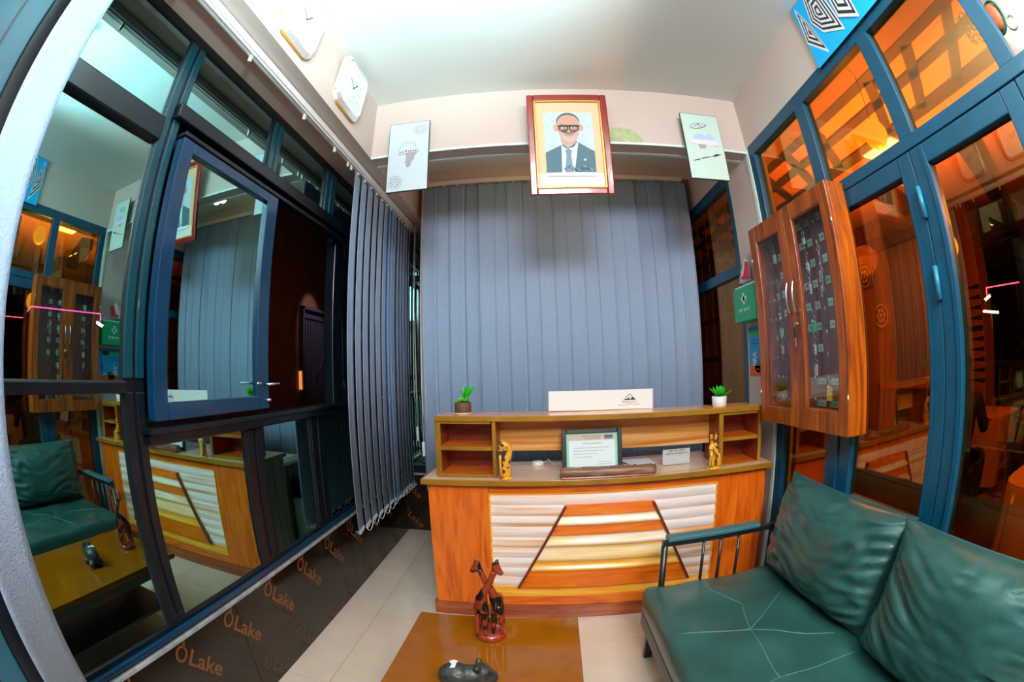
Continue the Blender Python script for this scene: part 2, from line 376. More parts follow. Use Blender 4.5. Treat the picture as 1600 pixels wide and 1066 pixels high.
# back window
w3 = struct('window_3', (0, 3.62, 0))
for z0, z1 in ((0.775, 0.825), (-0.075, -0.02), (1.40, 1.487), (-0.87, -0.80)): bx('rail', navy_m, w3, -1.2, XR, 3.60, 3.65, z0, z1, bevel=0.004)
for x in (-1.2, -0.72, -0.05, 0.62, 1.24): bx('mullion', navy_m, w3, x, x + 0.07, 3.595, 3.655, -0.87, 1.45, bevel=0.004)
for x0, x1 in ((-1.13, -0.72), (-0.65, -0.05), (0.02, 0.62), (0.69, 1.24)):
    for z0, z1 in ((-0.80, -0.075), (-0.02, 0.775), (0.825, 1.40)): bx('pane', mirror_m, w3, x0, x1, 3.625, 3.631, z0, z1)
# polished dark film on the low walls
def logo(parent, o, u, v, n, m, m2, sc=1.0):
    f = Flat(o, u, v, n, 0.0006)
    f.ring(-0.045 * sc, 0.030 * sc, 0.031 * sc, 0.036 * sc, 0.011 * sc, m, 20)
    f.poly([(-0.056 * sc, 0.060 * sc), (-0.034 * sc, 0.060 * sc), (-0.047 * sc, 0.092 * sc)], m)
    f.text('Lake', 0.0, 0.0, 0.095 * sc, m, 'l', bold=0.02, width=0.202 * sc)
    f.text('NATURAL BEAUTY', 0.01 * sc, -0.034 * sc, 0.026 * sc, m2, 'l', width=0.19 * sc)
    return f.build('film_logo', parent)
bl = struct('baseboard_left', (-1.155, 1.0, FL))
for y0, y1 in ((-1.6, -0.02), (-0.017, 1.1705), (1.1735, 2.36), (2.363, 3.60)): bx('panel', film_m, bl, -1.20, -1.155, y0, y1, FL, -0.89)
bx('sill', sill_m, bl, -1.21, -1.148, -1.6, 3.60, -0.895, -0.878, bevel=0.003)
r2 = math.sqrt(0.5)
for k in range(-3, 9):
    y = 0.800 + 0.1575 * 2 * k + 0.0
    for row, (dy, z) in enumerate(((0.0, -0.993), (-0.155, -1.315))):
        yy = y + dy
        if yy > 3.3: continue
        logo(bl, (-1.155, yy, z), (0, r2, -r2), (0, r2, r2), (1, 0, 0), logo_m if row == 0 else logo2_m, logo2_m)
bb = struct('baseboard_back', (0, 3.58, FL))
bx('panel', film_m, bb, -1.155, XR, 3.58, 3.64, FL, -0.88); bx('sill', sill_m, bb, -1.155, XR, 3.575, 3.64, -0.885, -0.87)
for x, z in ((-1.16, -0.985), (-1.16, -1.262), (-0.80, -0.985), (-0.80, -1.262)): logo(bb, (x, 3.58, z), (r2, 0, -r2), (r2, 0, r2), (0, -1, 0), logo_m, logo2_m, 0.85)

# left window wall ------------------------------------------------------
w1 = struct('window_1', (-1.16, 1.2, -0.88))
GX = -1.172
def post(y0, y1, z0, z1, x1=-1.16, m=navy_m, name='mullion'):
    return bx(name, m, w1, -1.225, x1, y0, y1, z0, z1, bevel=0.005)
bx('sill_rail', navy_m, w1, -1.225, -1.16, -1.6, 3.6, -0.878, -0.822, bevel=0.005)
bx('head_rail', navy_m, w1, -1.225, -1.16, -1.6, 3.6, 1.168, 1.235, bevel=0.005)
bx('stile', pbr('stile_lit_teal', (0.0005, 0.085, 0.135), 0.35, coat=0.2), w1, -1.20, -1.14, -0.40, 0.125, -0.83, 1.175, bevel=0.006)  # stile colour shifted to bright teal for the light falling on it
bx('stile_groove', navy_m, w1, -1.141, -1.136, -0.10, -0.09, -0.83, 1.175)
bx('stile_groove', navy_m, w1, -1.141, -1.136, 0.02, 0.028, -0.83, 1.175)
for y0, y1 in ((0.79, 0.89), (0.125, 0.19), (-1.5, -1.4)): post(y0, y1, -0.83, 1.175)
for y0, y1 in ((1.435, 1.565), (2.0, 2.16), (2.75, 2.88)): post(y0, y1, -0.83, -0.21)
for y0, y1 in ((1.475, 1.58), (2.085, 2.24), (2.80, 2.93)): post(y0, y1, 0.85, 1.18)
post(2.31, 2.44, -0.20, 0.84); post(3.50, 3.62, -0.83, 1.18); post(3.0, 3.1, -0.2, 0.84)
for y0, y1 in ((0.795, 0.835), (0.848, 0.885)): bx('beading', highlight_m, w1, -1.165, -1.152, y0, y1, -0.02, 1.16, bevel=0.004); bx('beading', navy_m, w1, -1.165, -1.152, y0, y1, -0.80, -0.06, bevel=0.004)  # upper beading carries the highlight colour, lower beading stays dark
for y0, y1 in ((1.49, 1.525), (1.535, 1.57), (2.10, 2.145), (2.16, 2.225)): bx('beading', highlight_m, w1, -1.165, -1.150, y0, y1, 0.90, 1.16, bevel=0.004)
for y0, y1 in ((1.44, 1.495), (1.505, 1.56), (2.01, 2.07), (2.085, 2.15)): bx('beading', navy_m, w1, -1.165, -1.152, y0, y1, -0.80, -0.23, bevel=0.004)
bx('transom', navy_m, w1, -1.225, -1.125, 0.84, 3.55, 0.832, 0.892, bevel=0.006)
bx('transom', navy_m, w1, -1.225, -1.14, 0.19, 0.80, 0.722, 0.812, bevel=0.006)
bx('mid_rail', navy_m, w1, -1.225, -1.14, 0.19, 0.80, -0.062, -0.026, bevel=0.006)
bx('mid_rail', navy_m, w1, -1.225, -1.125, 0.88, 3.55, -0.224, -0.186, bevel=0.006)
bx('drip_rail', sash_m, w1, -1.16, -1.145, -1.5, 3.5, -0.86, -0.84, bevel=0.003)
def pane(y0, y1, z0, z1): return bx('pane', mirror_m, w1, GX - 0.003, GX + 0.003, y0, y1, z0, z1)
pane(0.10, 0.79, -0.83, -0.062); pane(0.10, 0.79, -0.026, 0.722); pane(0.10, 0.79, 0.812, 1.17)
pane(-1.4, -0.03, -0.83, 1.17)
for y0, y1 in ((0.89, 1.435), (1.565, 2.0), (2.16, 2.75), (2.88, 3.5)): pane(y0, y1, -0.83, -0.224)
for y0, y1 in ((0.89, 1.475), (1.58, 2.085), (2.24, 2.80), (2.93, 3.5)): pane(y0, y1, 0.892, 1.17)
pane(2.44, 3.0, -0.186, 0.832); pane(3.1, 3.5, -0.186, 0.832)
for y0, y1 in ((0.10, 0.79), (0.89, 1.475), (1.58, 2.085)): bx('rail_reflection_bar', sash_m, w1, -1.188, -1.170, y0, y1, 1.118, 1.135, bevel=0.002)  # blue bars stand in for the blind rail's reflection in the upper panes
# the opening sash, part of the window, its right edge by the open gap
SA = Matrix.Identity(4)
for a in ((0.886, 0.952, -0.147, 0.763), (1.474, 1.556, -0.147, 0.763), (0.952, 1.474, 0.718, 0.763), (0.952, 1.474, -0.147, -0.093)):
    pass
sa = MB()
for a in ((0.886, 0.950, -0.147, 0.763), (1.476, 1.556, -0.147, 0.763), (0.950, 1.476, 0.720, 0.763), (0.950, 1.476, -0.147, -0.093)): sa.box(-1.142, -1.100, *a)
sash = sa.build('sash', sash_m, w1, bevel=0.004)
MB().box(-1.122, -1.117, 0.945, 1.48, -0.098, 0.722).build('sash_pane', mirror_m, sash)
bx('sash_track', navy_m, w1, -1.16, -1.095, 0.86, 2.30, -0.186, -0.166, bevel=0.003); bx('sash_track', navy_m, w1, -1.16, -1.105, 0.89, 2.30, 0.772, 0.79, bevel=0.003)
h_ = MB(); h_.tube([(-1.105, 1.52, -0.045), (-1.07, 1.52, -0.045), (-1.055, 1.57, -0.043)], 0.006)
h_.tube([(-1.105, 1.49, -0.040), (-1.08, 1.48, -0.040), (-1.07, 1.43, -0.040)], 0.005); h_.tube([(-1.105, 1.53, -0.11), (-1.08, 1.54, -0.11)], 0.007)
h_.build('stay_handle', chrome_m, sash)
h_ = MB().tube([(-1.13, 2.36, -0.03), (-1.115, 2.36, -0.02), (-1.11, 2.37, -0.10), (-1.118, 2.38, -0.16)], 0.007).build('latch', navy_m, w1)
# narrow gap behind the sash stile is closed by the fixed jamb
bx('jamb', navy_m, w1, -1.225, -1.19, 0.89, 0.96, -0.19, 0.84)

# outside, beyond the left windows
ex = MB().box(-7.4, -7.2, 8, 22, FL, 5.5).build('wall_outside', ext_m); tag(ex, kind='structure')
tag(MB().box(-30, -1.36, -5, 22, FL - 0.1, FL - 0.02).build('floor_outside', rdark_m), kind='structure')
bx('door_leaf', extd_m, ex, -7.19, -7.15, 12.0, 14.1, FL, 1.98)
for k in range(12): bx('door_slat', extd_m, ex, -7.15, -7.12, 12.03 + k * 0.172, 12.15 + k * 0.172, FL, 1.78)
for a in ((11.90, 12.0, FL, 2.06), (11.9, 14.2, 1.98, 2.07)): bx('door_frame', extd_m, ex, -7.19, -7.05, *a)
bx('door_rail', extd_m, ex, -7.12, -7.08, 12.0, 14.1, 1.72, 1.82)
MB().tube([(-7.10, 12.9, -0.2), (-7.10, 14.1, 1.5)], 0.03, 6).build('door_brace', extd_m, ex)
bx('lit_gap', pbr('lit_amber_gap', (0.6, 0.2, 0.04), 0.5, emit=(1.0, 0.35, 0.08), es=0.55), ex, -7.17, -7.10, 11.82, 11.90, -0.50, 0.06)
light('outside_door_fill_light', 'SPOT', (-5.6, 12.2, 3.6), (0.85, 0.80, 1.0), 120, 0.05, rot=(Vector((-7.1, 12.6, 1.6)) - Vector((-5.6, 12.2, 3.6))).to_track_quat('-Z', 'Y').to_euler(), spot=math.radians(42))  # added spot that picks out the top of the outside door
light('outside_glow_light', 'POINT', (-4.6, 10.5, 1.0), (1.0, 0.40, 0.12), 14, 0.2)

# right wall ------------------------------------------------------------
wr = struct('wall_right', (XR, 1.0, 0))
bx('upper_band', wall_m, wr, XR, XR + 0.12, -1.6, YB + 0.36, 1.243, ZC)
bx('column', wall_m, wr, XR, XR + 0.12, 2.135, 2.49, FL, 1.245)
bx('recess_band', wall_m, wr, XR, XR + 0.12, 2.49, 3.62, 1.235, ZC)
bx('recess_dado', wall_m, wr, XR, XR + 0.12, 2.49, 3.62, FL, -0.86)
bx('edge_bead', trim_m, wr, XR - 0.006, XR, 2.137, 2.168, FL, 1.24)
# right glazed screen: window_2 above, door_1 below
w2 = struct('window_2', (XR, 1.0, 0.66))
A0, A1 = XR, XR + 0.055
G0, G1 = XR + 0.028, XR + 0.034
bx('head_rail', blue_m, w2, A0, A1, -1.5, 2.135, 1.172, 1.243, bevel=0.004)
bx('transom', blue_m, w2, A0, A1, -1.5, 2.135, 0.664, 0.714, bevel=0.003)
for y0, y1 in ((2.068, 2.135), (1.466, 1.55), (0.85, 0.934), (0.252, 0.335), (-0.45, -0.37), (-1.5, -1.42)): bx('mullion', blue_m, w2, A0, A1, y0, y1, 0.71, 1.18, bevel=0.004)
for y0, y1 in ((1.55, 2.068), (0.934, 1.466), (0.335, 0.85), (-1.42, -0.45)): bx('pane', bronze_m, w2, G0, G1, y0, y1, 0.712, 1.175)
d1 = struct('door_1', (XR, 1.2, FL))
bx('side_jamb', blue_m, d1, A0, A1, 2.062, 2.135, FL, 0.664, bevel=0.004)
bx('jamb', blue_m, d1, A0 - 0.01, A1, 1.545, 1.64, FL, 0.660, bevel=0.004)
bx('head', blue_m, d1, A0, A1, 1.64, 2.062, 0.585, 0.660, bevel=0.003)
bx('pane', bronze_m, d1, G0, G1, 1.64, 2.062, FL, 0.585)
# left leaf
for a in ((0.907, 0.985, FL, 0.660), (1.46, 1.543, FL, 0.660), (0.985, 1.46, 0.587, 0.660), (0.985, 1.46, FL, FL + 0.12), (0.985, 1.46, -0.66, -0.60)):
    bx('stile' if a[1] - a[0] < 0.1 else 'rail', blue_m, d1, A0, A1, *a, bevel=0.004)
bx('pane', bronze_m, d1, G0, G1, 0.985, 1.46, FL + 0.1, 0.59)
d2 = struct('door_2', (XR, 0.6, FL))
for a in ((0.824, 0.904, FL, 0.660), (0.302, 0.386, FL, 0.660), (0.386, 0.824, 0.587, 0.660), (0.386, 0.824, FL, FL + 0.12), (0.20, 0.298, FL, 0.660), (-0.55, -0.47, FL, 0.66), (-0.47, 0.2, 0.587, 0.66), (-0.47, 0.2, FL, FL + 0.12), (-1.5, -1.4, FL, 0.66)):
    bx('stile' if a[1] - a[0] < 0.12 else 'rail', blue_m, d2, A0, A1, *a, bevel=0.004)
bx('pane', bronze_m, d2, G0, G1, 0.386, 0.824, FL + 0.1, 0.59); bx('pane', bronze_m, d2, G0, G1, -0.47, 0.20, FL + 0.1, 0.59); bx('pane', bronze_m, d2, G0, G1, -1.4, -0.55, FL + 0.1, 0.66)
for z in (0.47, 0.20, -0.75): MB().tube([(XR - 0.008, 0.905, z - 0.055), (XR - 0.010, 0.905, z + 0.055)], 0.011, 10).build('hinge', pbr('hinge_paint', (0.02, 0.20, 0.32), 0.3) if 'hinge_paint' not in MATS else MATS['hinge_paint'], d2)
bx('beading', blue_m, d2, A0 - 0.006, A0, 0.835, 0.842, FL, 0.65); bx('beading', blue_m, d1, A0 - 0.006, A0, 0.966, 0.974, FL, 0.65)
# window in the recess, right
w4 = struct('window_4', (XR, 3.0, -0.86))
for a in ((2.49, 2.545, -0.86, 1.235), (3.50, 3.62, -0.86, 1.235), (2.545, 3.5, 1.16, 1.235), (2.545, 3.5, 0.54, 0.612), (2.545, 3.5, -0.86, -0.80)):
    bx('frame', blue_m, w4, A0, A1, *a, bevel=0.004)
for z0, z1 in ((0.61, 1.17), (-0.80, 0.54)): bx('pane', bronze_m, w4, G0, G1, 2.545, 3.5, z0, z1)
for k, y in enumerate((2.80, 3.02, 3.24, 3.42)): bx('security_bar', rbeam_m, w4, XR + 0.09, XR + 0.10, y, y + 0.012, -0.86, 1.2)
for z in (0.95, 0.78, 0.30, 0.0, -0.35): bx('security_bar', rbeam_m, w4, XR + 0.085, XR + 0.10, 2.5, 3.6, z, z + 0.035)
# wall behind the lens
wn = MB().box(-1.3, XR + 0.1, -1.72, -1.6, FL, ZC).build('wall_near', wall_m); tag(wn, kind='structure')

# ================================================================== BLINDS
def vane(parent, p, z0, z1, wdt, ang, curl=0.006, name='vane'):
    """one hanging fabric vane: a slightly bowed strip with thickness"""
    mb = MB(); n = 6; c, s = math.cos(ang), math.sin(ang); vs = []
    for z in (z0, z1):
        for side in (0.0008, -0.0008):
            for i in range(n + 1):
                t = -0.5 + i / n; b = curl * (1 - 4 * t * t) + side
                vs.append((p[0] + s * wdt * t - c * b, p[1] + c * wdt * t + s * b, z))
    k = n + 1; fs = []
    for i in range(n):
        fs += [(i, i + 1, 2 * k + i + 1, 2 * k + i), (k + i + 1, k + i, 3 * k + i, 3 * k + i + 1), (i, k + i, k + i + 1, i + 1), (2 * k + i, 2 * k + i + 1, 3 * k + i + 1, 3 * k + i)]
    fs += [(0, 2 * k, 3 * k, k), (n, k + n, 3 * k + n, 2 * k + n)]
    mb.add(vs, fs, 0, True); return mb.build(name, vane_m, parent)
vb = thing('vertical_blind', (-1.0, 2.6, 1.17), 'blue-grey vertical blind drawn open along the left windows', 'blind')
RX = -1.0
r_ = MB(); r_.box(RX - 0.022, RX + 0.024, -1.3, 3.43, 1.172, 1.206); r_.build('head_rail', white_m, vb, bevel=0.004)
r_ = MB(); r_.box(RX - 0.012, RX - 0.004, -1.3, 3.42, 1.165, 1.174); r_.box(RX + 0.006, RX + 0.012, -1.3, 3.42, 1.165, 1.174); r_.build('rail_slot', white_m, vb)
MB().box(RX - 0.024, RX + 0.026, 3.43, 3.455, 1.168, 1.21).build('end_cap', white_m, vb, bevel=0.004)
ys = [(2.21, -7), (2.325, -6), (2.435, -6), (2.545, -7), (2.655, -5), (2.76, -6), (2.825, -25), (2.85, 12), (2.875, -30), (2.90, 8), (2.93, -22), (2.985, -12), (3.06, -8), (3.135, -9), (3.21, -7), (3.28, -10), (3.34, -14)]
VW = 0.118
for i, (y, a) in enumerate(ys):
    z0 = -0.905 + 0.004 * ((i * 7) % 3)
    v_ = vane(vb, (RX, y), z0, 1.150, VW, math.radians(a), 0.004)
    MB().box(RX - 0.004, RX + 0.004, y - 0.006, y + 0.006, 1.148, 1.17).build('hanger', white_m, v_)
    MB().box(-0.002, 0.002, -0.052, 0.052, -0.003, 0.018, M=Matrix.Translation((RX, y, z0)) @ Matrix.Rotation(math.radians(-a), 4, 'Z')).build('weight', chain_m, v_)
v_ = vane(vb, (RX - 0.005, 0.228), -0.905, 1.150, 0.135, math.radians(1.5), 0.003)
for y in (0.5, 1.0, 1.5, 1.86, 2.05, 2.10): MB().box(RX - 0.008, RX + 0.003, y, y + 0.012, 1.135, 1.17).build('hanger', cream_m, vb)
pts = []
for side in (-0.045, 0.045):
    pts = []
    for (ya, aa), (yb, ab) in zip(ys, ys[1:]):
        for t in [k / 6 for k in range(6)]:
            pts.append((RX + side * 0.3, ya + (yb - ya) * t + side * 0.9, -0.893 - 0.035 * min(1, (yb - ya) / 0.1) * 4 * t * (1 - t)))
    MB().tube(pts, 0.0022, 5).build('bottom_chain', chain_m, vb)
MB().tube([(RX + 0.02, 3.425, 1.16), (RX + 0.03, 3.43, 0.2), (RX + 0.035, 3.42, -0.20), (RX + 0.03, 3.40, -0.235), (RX + 0.022, 3.39, -0.20), (RX + 0.02, 3.41, 1.16)], 0.0028, 5).build('pull_cord', cream_m, vb)
MB().tube([(RX + 0.03, 3.41, 1.15), (RX + 0.032, 3.41, -0.50)], 0.002, 5).build('tilt_chain', chain_m, vb)
MB().box(RX + 0.022, RX + 0.042, 3.40, 3.425, -0.56, -0.44).build('cord_weight', white_m, vb, bevel=0.006)

b2 = thing('vertical_blind', (0.18, 3.19, 1.48), 'closed blue-grey vertical blind covering the back window behind the desk', 'blind')
MB().box(-0.845, 1.225, 3.150, 3.196, 1.448, 1.485).build('head_rail', cream_m, b2, bevel=0.004)
x = -0.79; k = 0
while x < 1.205:
    a = math.radians([4, -3, 2, 5, -4, 3, 1][k % 7]); sp = [0.112, 0.104, 0.118, 0.108][k % 4]
    vane(b2, (x, 3.170 + (0.004 if k % 2 else -0.004)), -0.905, 1.440, 0.122, PI / 2 + a, 0.004 if k % 3 else 0.009)
    MB().box(x - 0.004, x + 0.004, 3.164, 3.176, 1.438, 1.450).build('hanger', white_m, b2)
    x += sp; k += 1
MB().tube([(-0.848, 3.145, 1.46), (-0.848, 3.14, -0.3), (-0.85, 3.14, -0.55)], 0.0028, 5).build('pull_cord', cream_m, b2)
MB().tube([(-0.842, 3.135, 1.46), (-0.84, 3.13, -0.30), (-0.828, 3.13, -0.37), (-0.815, 3.13, -0.33), (-0.822, 3.13, 0.2), (-0.838, 3.135, 1.46)], 0.0022, 5).build('tilt_chain', cream_m, b2)
MB().box(-0.862, -0.840, 3.13, 3.15, -0.63, -0.52).build('cord_weight', white_m, b2, bevel=0.006)

# ================================================================== RECEPTION DESK
ca = math.atan(0.045)
DM = Matrix.Translation((0, 2.17, 0)) @ Matrix.Rotation(-ca, 4, 'Z')
DH = DM.copy()
SH = Matrix.Identity(4); SH[2][0] = -0.009; SH[2][3] = -0.009 * 0.53
DHM = DM @ SH
desk = thing('reception_desk', (0.33, 2.30, FL), 'orange and cream wooden reception desk with an open-fronted raised shelf', 'desk')
MB().box(-0.60, 1.25, -0.008, 0.42, FL, -1.312, M=DM).build('plinth', plinth_m, desk, bevel=0.004)
MB().box(-0.585, -0.264, 0.0, 0.03, -1.312, -0.585, M=DM).build('front_panel', orange_m, desk, bevel=0.002)
MB().box(0.940, 1.237, 0.0, 0.03, -1.312, -0.585, M=DM).build('front_panel', orange_m, desk, bevel=0.002)
MB().box(-0.264, 0.940, 0.004, 0.02, -0.632, -0.585, M=DM).build('top_rail', orangeh_m, desk, bevel=0.003)
MB().box(-0.264, 0.940, -0.002, 0.02, -0.640, -0.632, M=DM).build('bead', honey_m, desk)
def profile(name, prof, u0, u1, mat, parent=desk, cut=None):
    """horizontal board with a moulded profile; prof = [(depth, z)...]; cut(z)->(u0,u1)"""
    mb = MB(); vs = []
    for d, z in prof:
        a, b = cut(z) if cut else (u0, u1)
        vs += [DM @ Vector((a, d, z)), DM @ Vector((b, d, z))]
    a, b = cut(prof[-1][1]) if cut else (u0, u1); a2, b2_ = cut(prof[0][1]) if cut else (u0, u1)
    n = len(prof); fs = [(2 * i, 2 * i + 1, 2 * i + 3, 2 * i + 2) for i in range(n - 1)]
    vs += [DM @ Vector((a, 0.03, prof[-1][1])), DM @ Vector((b, 0.03, prof[-1][1])), DM @ Vector((a2, 0.03, prof[0][1])), DM @ Vector((b2_, 0.03, prof[0][1]))]
    m = 2 * n; fs += [(2 * n - 2, 2 * n - 1, m + 1, m), (m, m + 1, m + 3, m + 2), (m + 2, m + 3, 1, 0), [2 * i for i in range(n)] + [m, m + 2], [2 * i + 1 for i in range(n)] + [m + 1, m + 3]]
    mb.add(vs, fs, 0, False); return mb.build(name, mat, parent)
NW = 9
for k in range(NW):
    za, zb = -0.640 - k * (0.548 / NW), -0.640 - (k + 1) * (0.548 / NW)
    pr = [(0.006 - 0.0065 * math.sin(PI * t / 8), za + (zb - za) * t / 8) for t in range(9)]
    profile('wave_board', pr, -0.258, 0.934, stripe_m)
pr = [(0.004 - 0.014 * math.sin(PI * 0.5 * t / 6), -1.188 - 0.060 * t / 6) for t in range(7)]
profile('lower_moulding', pr, -0.264, 0.940, honey_m)
MB().box(-0.264, 0.940, -0.002, 0.03, -1.312, -1.250, M=DM).build('bottom_rail', orangeh_m, desk, bevel=0.003)
for u in (-0.264, 0.932): MB().box(u, u + 0.008, -0.006, 0.02, -1.25, -0.635, M=DM).build('edge_strip', honey_m, desk)
tz0, tz1 = -0.698, -1.182
def trap(z):
    t = (z - tz0) / (tz1 - tz0); return (0.128 + (-0.121 - 0.128) * t, 0.578 + (0.796 - 0.578) * t)
zs = [(-0.698, -0.752, orangeh_m), (-0.752, -0.815, gold_m2), (-0.815, -0.862, orangeh_m), (-0.862, -0.935, gold_m2), (-0.935, -1.025, gold_m2), (-1.025, -1.085, honey_m), (-1.085, -1.182, orangeh_m)]
for za, zb, m in zs:
    curved = m is not orangeh_m
    pr = [((-0.012 - (0.016 * math.sin(PI * (t / 8) ** 2.2) if curved else 0.010 * t / 8)), za + (zb - za) * t / 8) for t in range(9)]
    profile('slat', pr, 0, 0, m, cut=trap)
for (ua, ub) in ((0.128, -0.121), (0.578, 0.806)):
    d_ = Vector((ub - ua, 0, tz1 - tz0)); L = d_.length; ang = math.atan2(d_.x, -d_.z)
    M_ = DM @ Matrix.Translation(((ua + ub) / 2, -0.022, (tz0 + tz1) / 2)) @ Matrix.Rotation(-ang, 4, 'Y')
    MB().box(-0.0065, 0.0065, -0.012, 0.015, -L / 2, L / 2, M=M_).build('diagonal_moulding', diag_m, desk, bevel=0.003)
# ribbed end panel, left and carcass
for k in range(8): MB().box(-0.592 - (0.004 if k % 2 else 0), -0.57, 0.035 + k * 0.048, 0.080 + k * 0.048, -1.312, -0.583, M=DM).build('end_slat', rib_m, desk)
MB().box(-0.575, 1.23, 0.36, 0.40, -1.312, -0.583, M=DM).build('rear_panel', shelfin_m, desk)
MB().box(1.21, 1.235, 0.03, 0.36, -1.312, -0.583, M=DM).build('end_panel', orange_m, desk)
MB().box(-0.605, 1.262, -0.036, 0.44, -0.579, -0.557, M=DM).build('counter_top', top_m, desk, bevel=0.002)
MB().box(-0.608, 1.265, -0.041, -0.034, -0.584, -0.555, M=DM).build('edge_band', edge_m, desk, bevel=0.002)
MB().box(-0.612, -0.604, -0.041, 0.44, -0.584, -0.555, M=DM).build('edge_band', edge_m, desk, bevel=0.002)
# raised shelf
D0, D1 = 0.035, 0.27
MB().box(-0.540, 1.215, D0 - 0.006, D1, -0.252, -0.232, M=DHM).build('shelf_top', htop_m, desk, bevel=0.002)
MB().box(-0.542, 1.216, D0 - 0.012, D0 - 0.005, -0.258, -0.230, M=DHM).build('edge_band', edge_m, desk, bevel=0.002)
def cubby(u0, u1, side):
    t = 0.025
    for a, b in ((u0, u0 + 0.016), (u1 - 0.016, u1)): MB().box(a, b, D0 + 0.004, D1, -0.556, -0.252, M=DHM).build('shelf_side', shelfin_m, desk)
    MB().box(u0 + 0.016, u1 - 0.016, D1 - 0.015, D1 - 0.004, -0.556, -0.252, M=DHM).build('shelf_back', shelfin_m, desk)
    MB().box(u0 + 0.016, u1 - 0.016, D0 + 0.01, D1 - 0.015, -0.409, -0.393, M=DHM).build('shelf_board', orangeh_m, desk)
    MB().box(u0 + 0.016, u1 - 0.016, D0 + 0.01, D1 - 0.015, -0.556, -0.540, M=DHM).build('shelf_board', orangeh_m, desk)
    for a, b, c, d in ((u0, u0 + t, -0.556, -0.254), (u1 - t + 0.006, u1, -0.556, -0.254), (u0 + t, u1 - t, -0.272, -0.254), (u0 + t, u1 - t, -0.411, -0.391), (u0 + t, u1 - t, -0.556, -0.536)):
        MB().box(a, b, D0 - 0.003, D0 + 0.012, c, d, M=DHM).build('front_trim', edge_m, desk, bevel=0.0015)
cubby(-0.536, -0.222, 0); cubby(0.950, 1.212, 1)
MB().box(-0.543, -0.536, D0 + 0.004, D1, -0.556, -0.254, M=DHM).build('outer_side', edge_m, desk)
MB().box(-0.222, 0.950, 0.20, 0.215, -0.440, -0.252, M=DHM).build('modesty_panel', hutch_m, desk)
# lower work desk behind, with a ribbed end
wd = thing('work_desk', (0.2, 2.80, FL), 'lower work desk with ribbed end standing behind the reception desk', 'desk')
MB().box(-0.52, 1.20, 2.70, 3.08, -0.68, -0.655).build('desk_top', top_m, wd, bevel=0.003)
for k in range(7): MB().box(-0.50 - (0.005 if k % 2 else 0), -0.48, 2.72 + k * 0.05, 2.768 + k * 0.05, FL, -0.68).build('end_slat', rib_m, wd)
MB().box(1.16, 1.18, 2.72, 3.06, FL, -0.68).build('end_panel', orange_m, wd)
pp = tag(MB().box(-0.44, -0.20, 2.76, 3.02, -0.654, -0.651).build('paper_sheet', white_m), 'white paper sheets lying on the lower work desk', 'paper')
pp = tag(MB().box(0.47, 0.64, 2.36, 2.50, -0.555, -0.548).build('paper_pad', white_m), 'small white paper pad left of the acrylic name sign', 'paper')
# printer on a carton
bxo = thing('cardboard_box', (-0.56, 3.06, FL), 'pale carton with a dark hand hole carrying the black printer', 'box')
MB().box(-0.70, -0.53, 2.76, 3.06, FL, -0.93).build('carton', pbr('pale_carton', (0.34, 0.45, 0.38), 0.7), bxo, bevel=0.004)
f = Flat((-0.70, 2.91, -1.2), (0, -1, 0), (0, 0, 1), (-1, 0, 0)); f.ell(0, 0, 0.045, 0.022, pk); f.ell(-0.09, 0.21, 0.022, 0.022, fc('print_blue', (0.1, 0.35, 0.6))); tag(f.build('carton_print', bxo), kind='stuff')
pr_ = thing('printer', (-0.62, 2.91, -0.93), 'black printer standing on the pale carton behind the desk', 'printer')
MB().box(-0.72, -0.53, 2.75, 3.07, -0.93, -0.76).build('body', black_m, pr_, bevel=0.02)
MB().box(-0.73, -0.70, 2.80, 3.02, -0.90, -0.88).build('paper_tray', black_m, pr_, bevel=0.003)
tag(MB().tube([(-0.62, 3.07, -0.85), (-0.66, 3.12, -0.93), (-0.70, 3.20, -0.96), (-0.72, 3.4, -0.90), (-0.72, 3.55, -0.88)], 0.004).build('white_cable', white_m), 'thin white cable running from the printer to the wall', 'cable')

# ------------------------------------------------------------------ things on the desk
def plant_star(root, c, r, h, n, mats, up=0.6, wd_=0.02, seed=1, lean=None):
    rnd = random.Random(seed)
    for k in range(n):
        t = 2 * PI * k / n + rnd.uniform(-0.15, 0.15); tilt = rnd.uniform(0.25, 1.0); L = h * rnd.uniform(0.85, 1.1)
        d = Vector((math.cos(t) * r * tilt, math.sin(t) * r * tilt, L * (1.15 - 0.45 * tilt)))
        if lean: d += Vector(lean)
        s_ = Vector((-math.sin(t), math.cos(t), 0)) * wd_ * 0.5; c0 = Vector(c)
        m1 = c0 + d * 0.55; tip = c0 + d; n_ = Vector((math.cos(t), math.sin(t), -0.3)) * 0.003
        vs = [c0 - s_ * 0.5, c0 + s_ * 0.5, m1 + s_, tip, m1 - s_, c0 + n_, m1 + n_ * 2, tip + n_]
        MB().add(vs, [(0, 1, 2, 6), (0, 6, 4), (4, 6, 3), (6, 2, 3), (1, 5, 6, 2), (0, 4, 6, 5), (0, 5, 1)]).build('leaf', mats[k % len(mats)], root, recalc=False)
ZS1 = -0.2325
p1 = thing('potted_plant', (-0.410, 2.375, ZS1), 'green plastic plant in a dark round pot at the left end of the shelf', 'plant')
MB().lathe((-0.41, 2.375, ZS1), [(0.040, 0), (0.046, 0.006), (0.046, 0.058), (0.041, 0.062), (0.038, 0.052), (0.01, 0.050)], 22).build('pot', potd_m, p1)
MB().lathe((-0.41, 2.375, ZS1), [(0.046, 0.0), (0.047, 0.005), (0.044, 0.006)], 22).build('saucer', cream_m, p1)
plant_star(p1, (-0.41, 2.375, ZS1 + 0.055), 0.052, 0.035, 26, [leaf_m, leaf_m, leafl_m], wd_=0.016, seed=3)
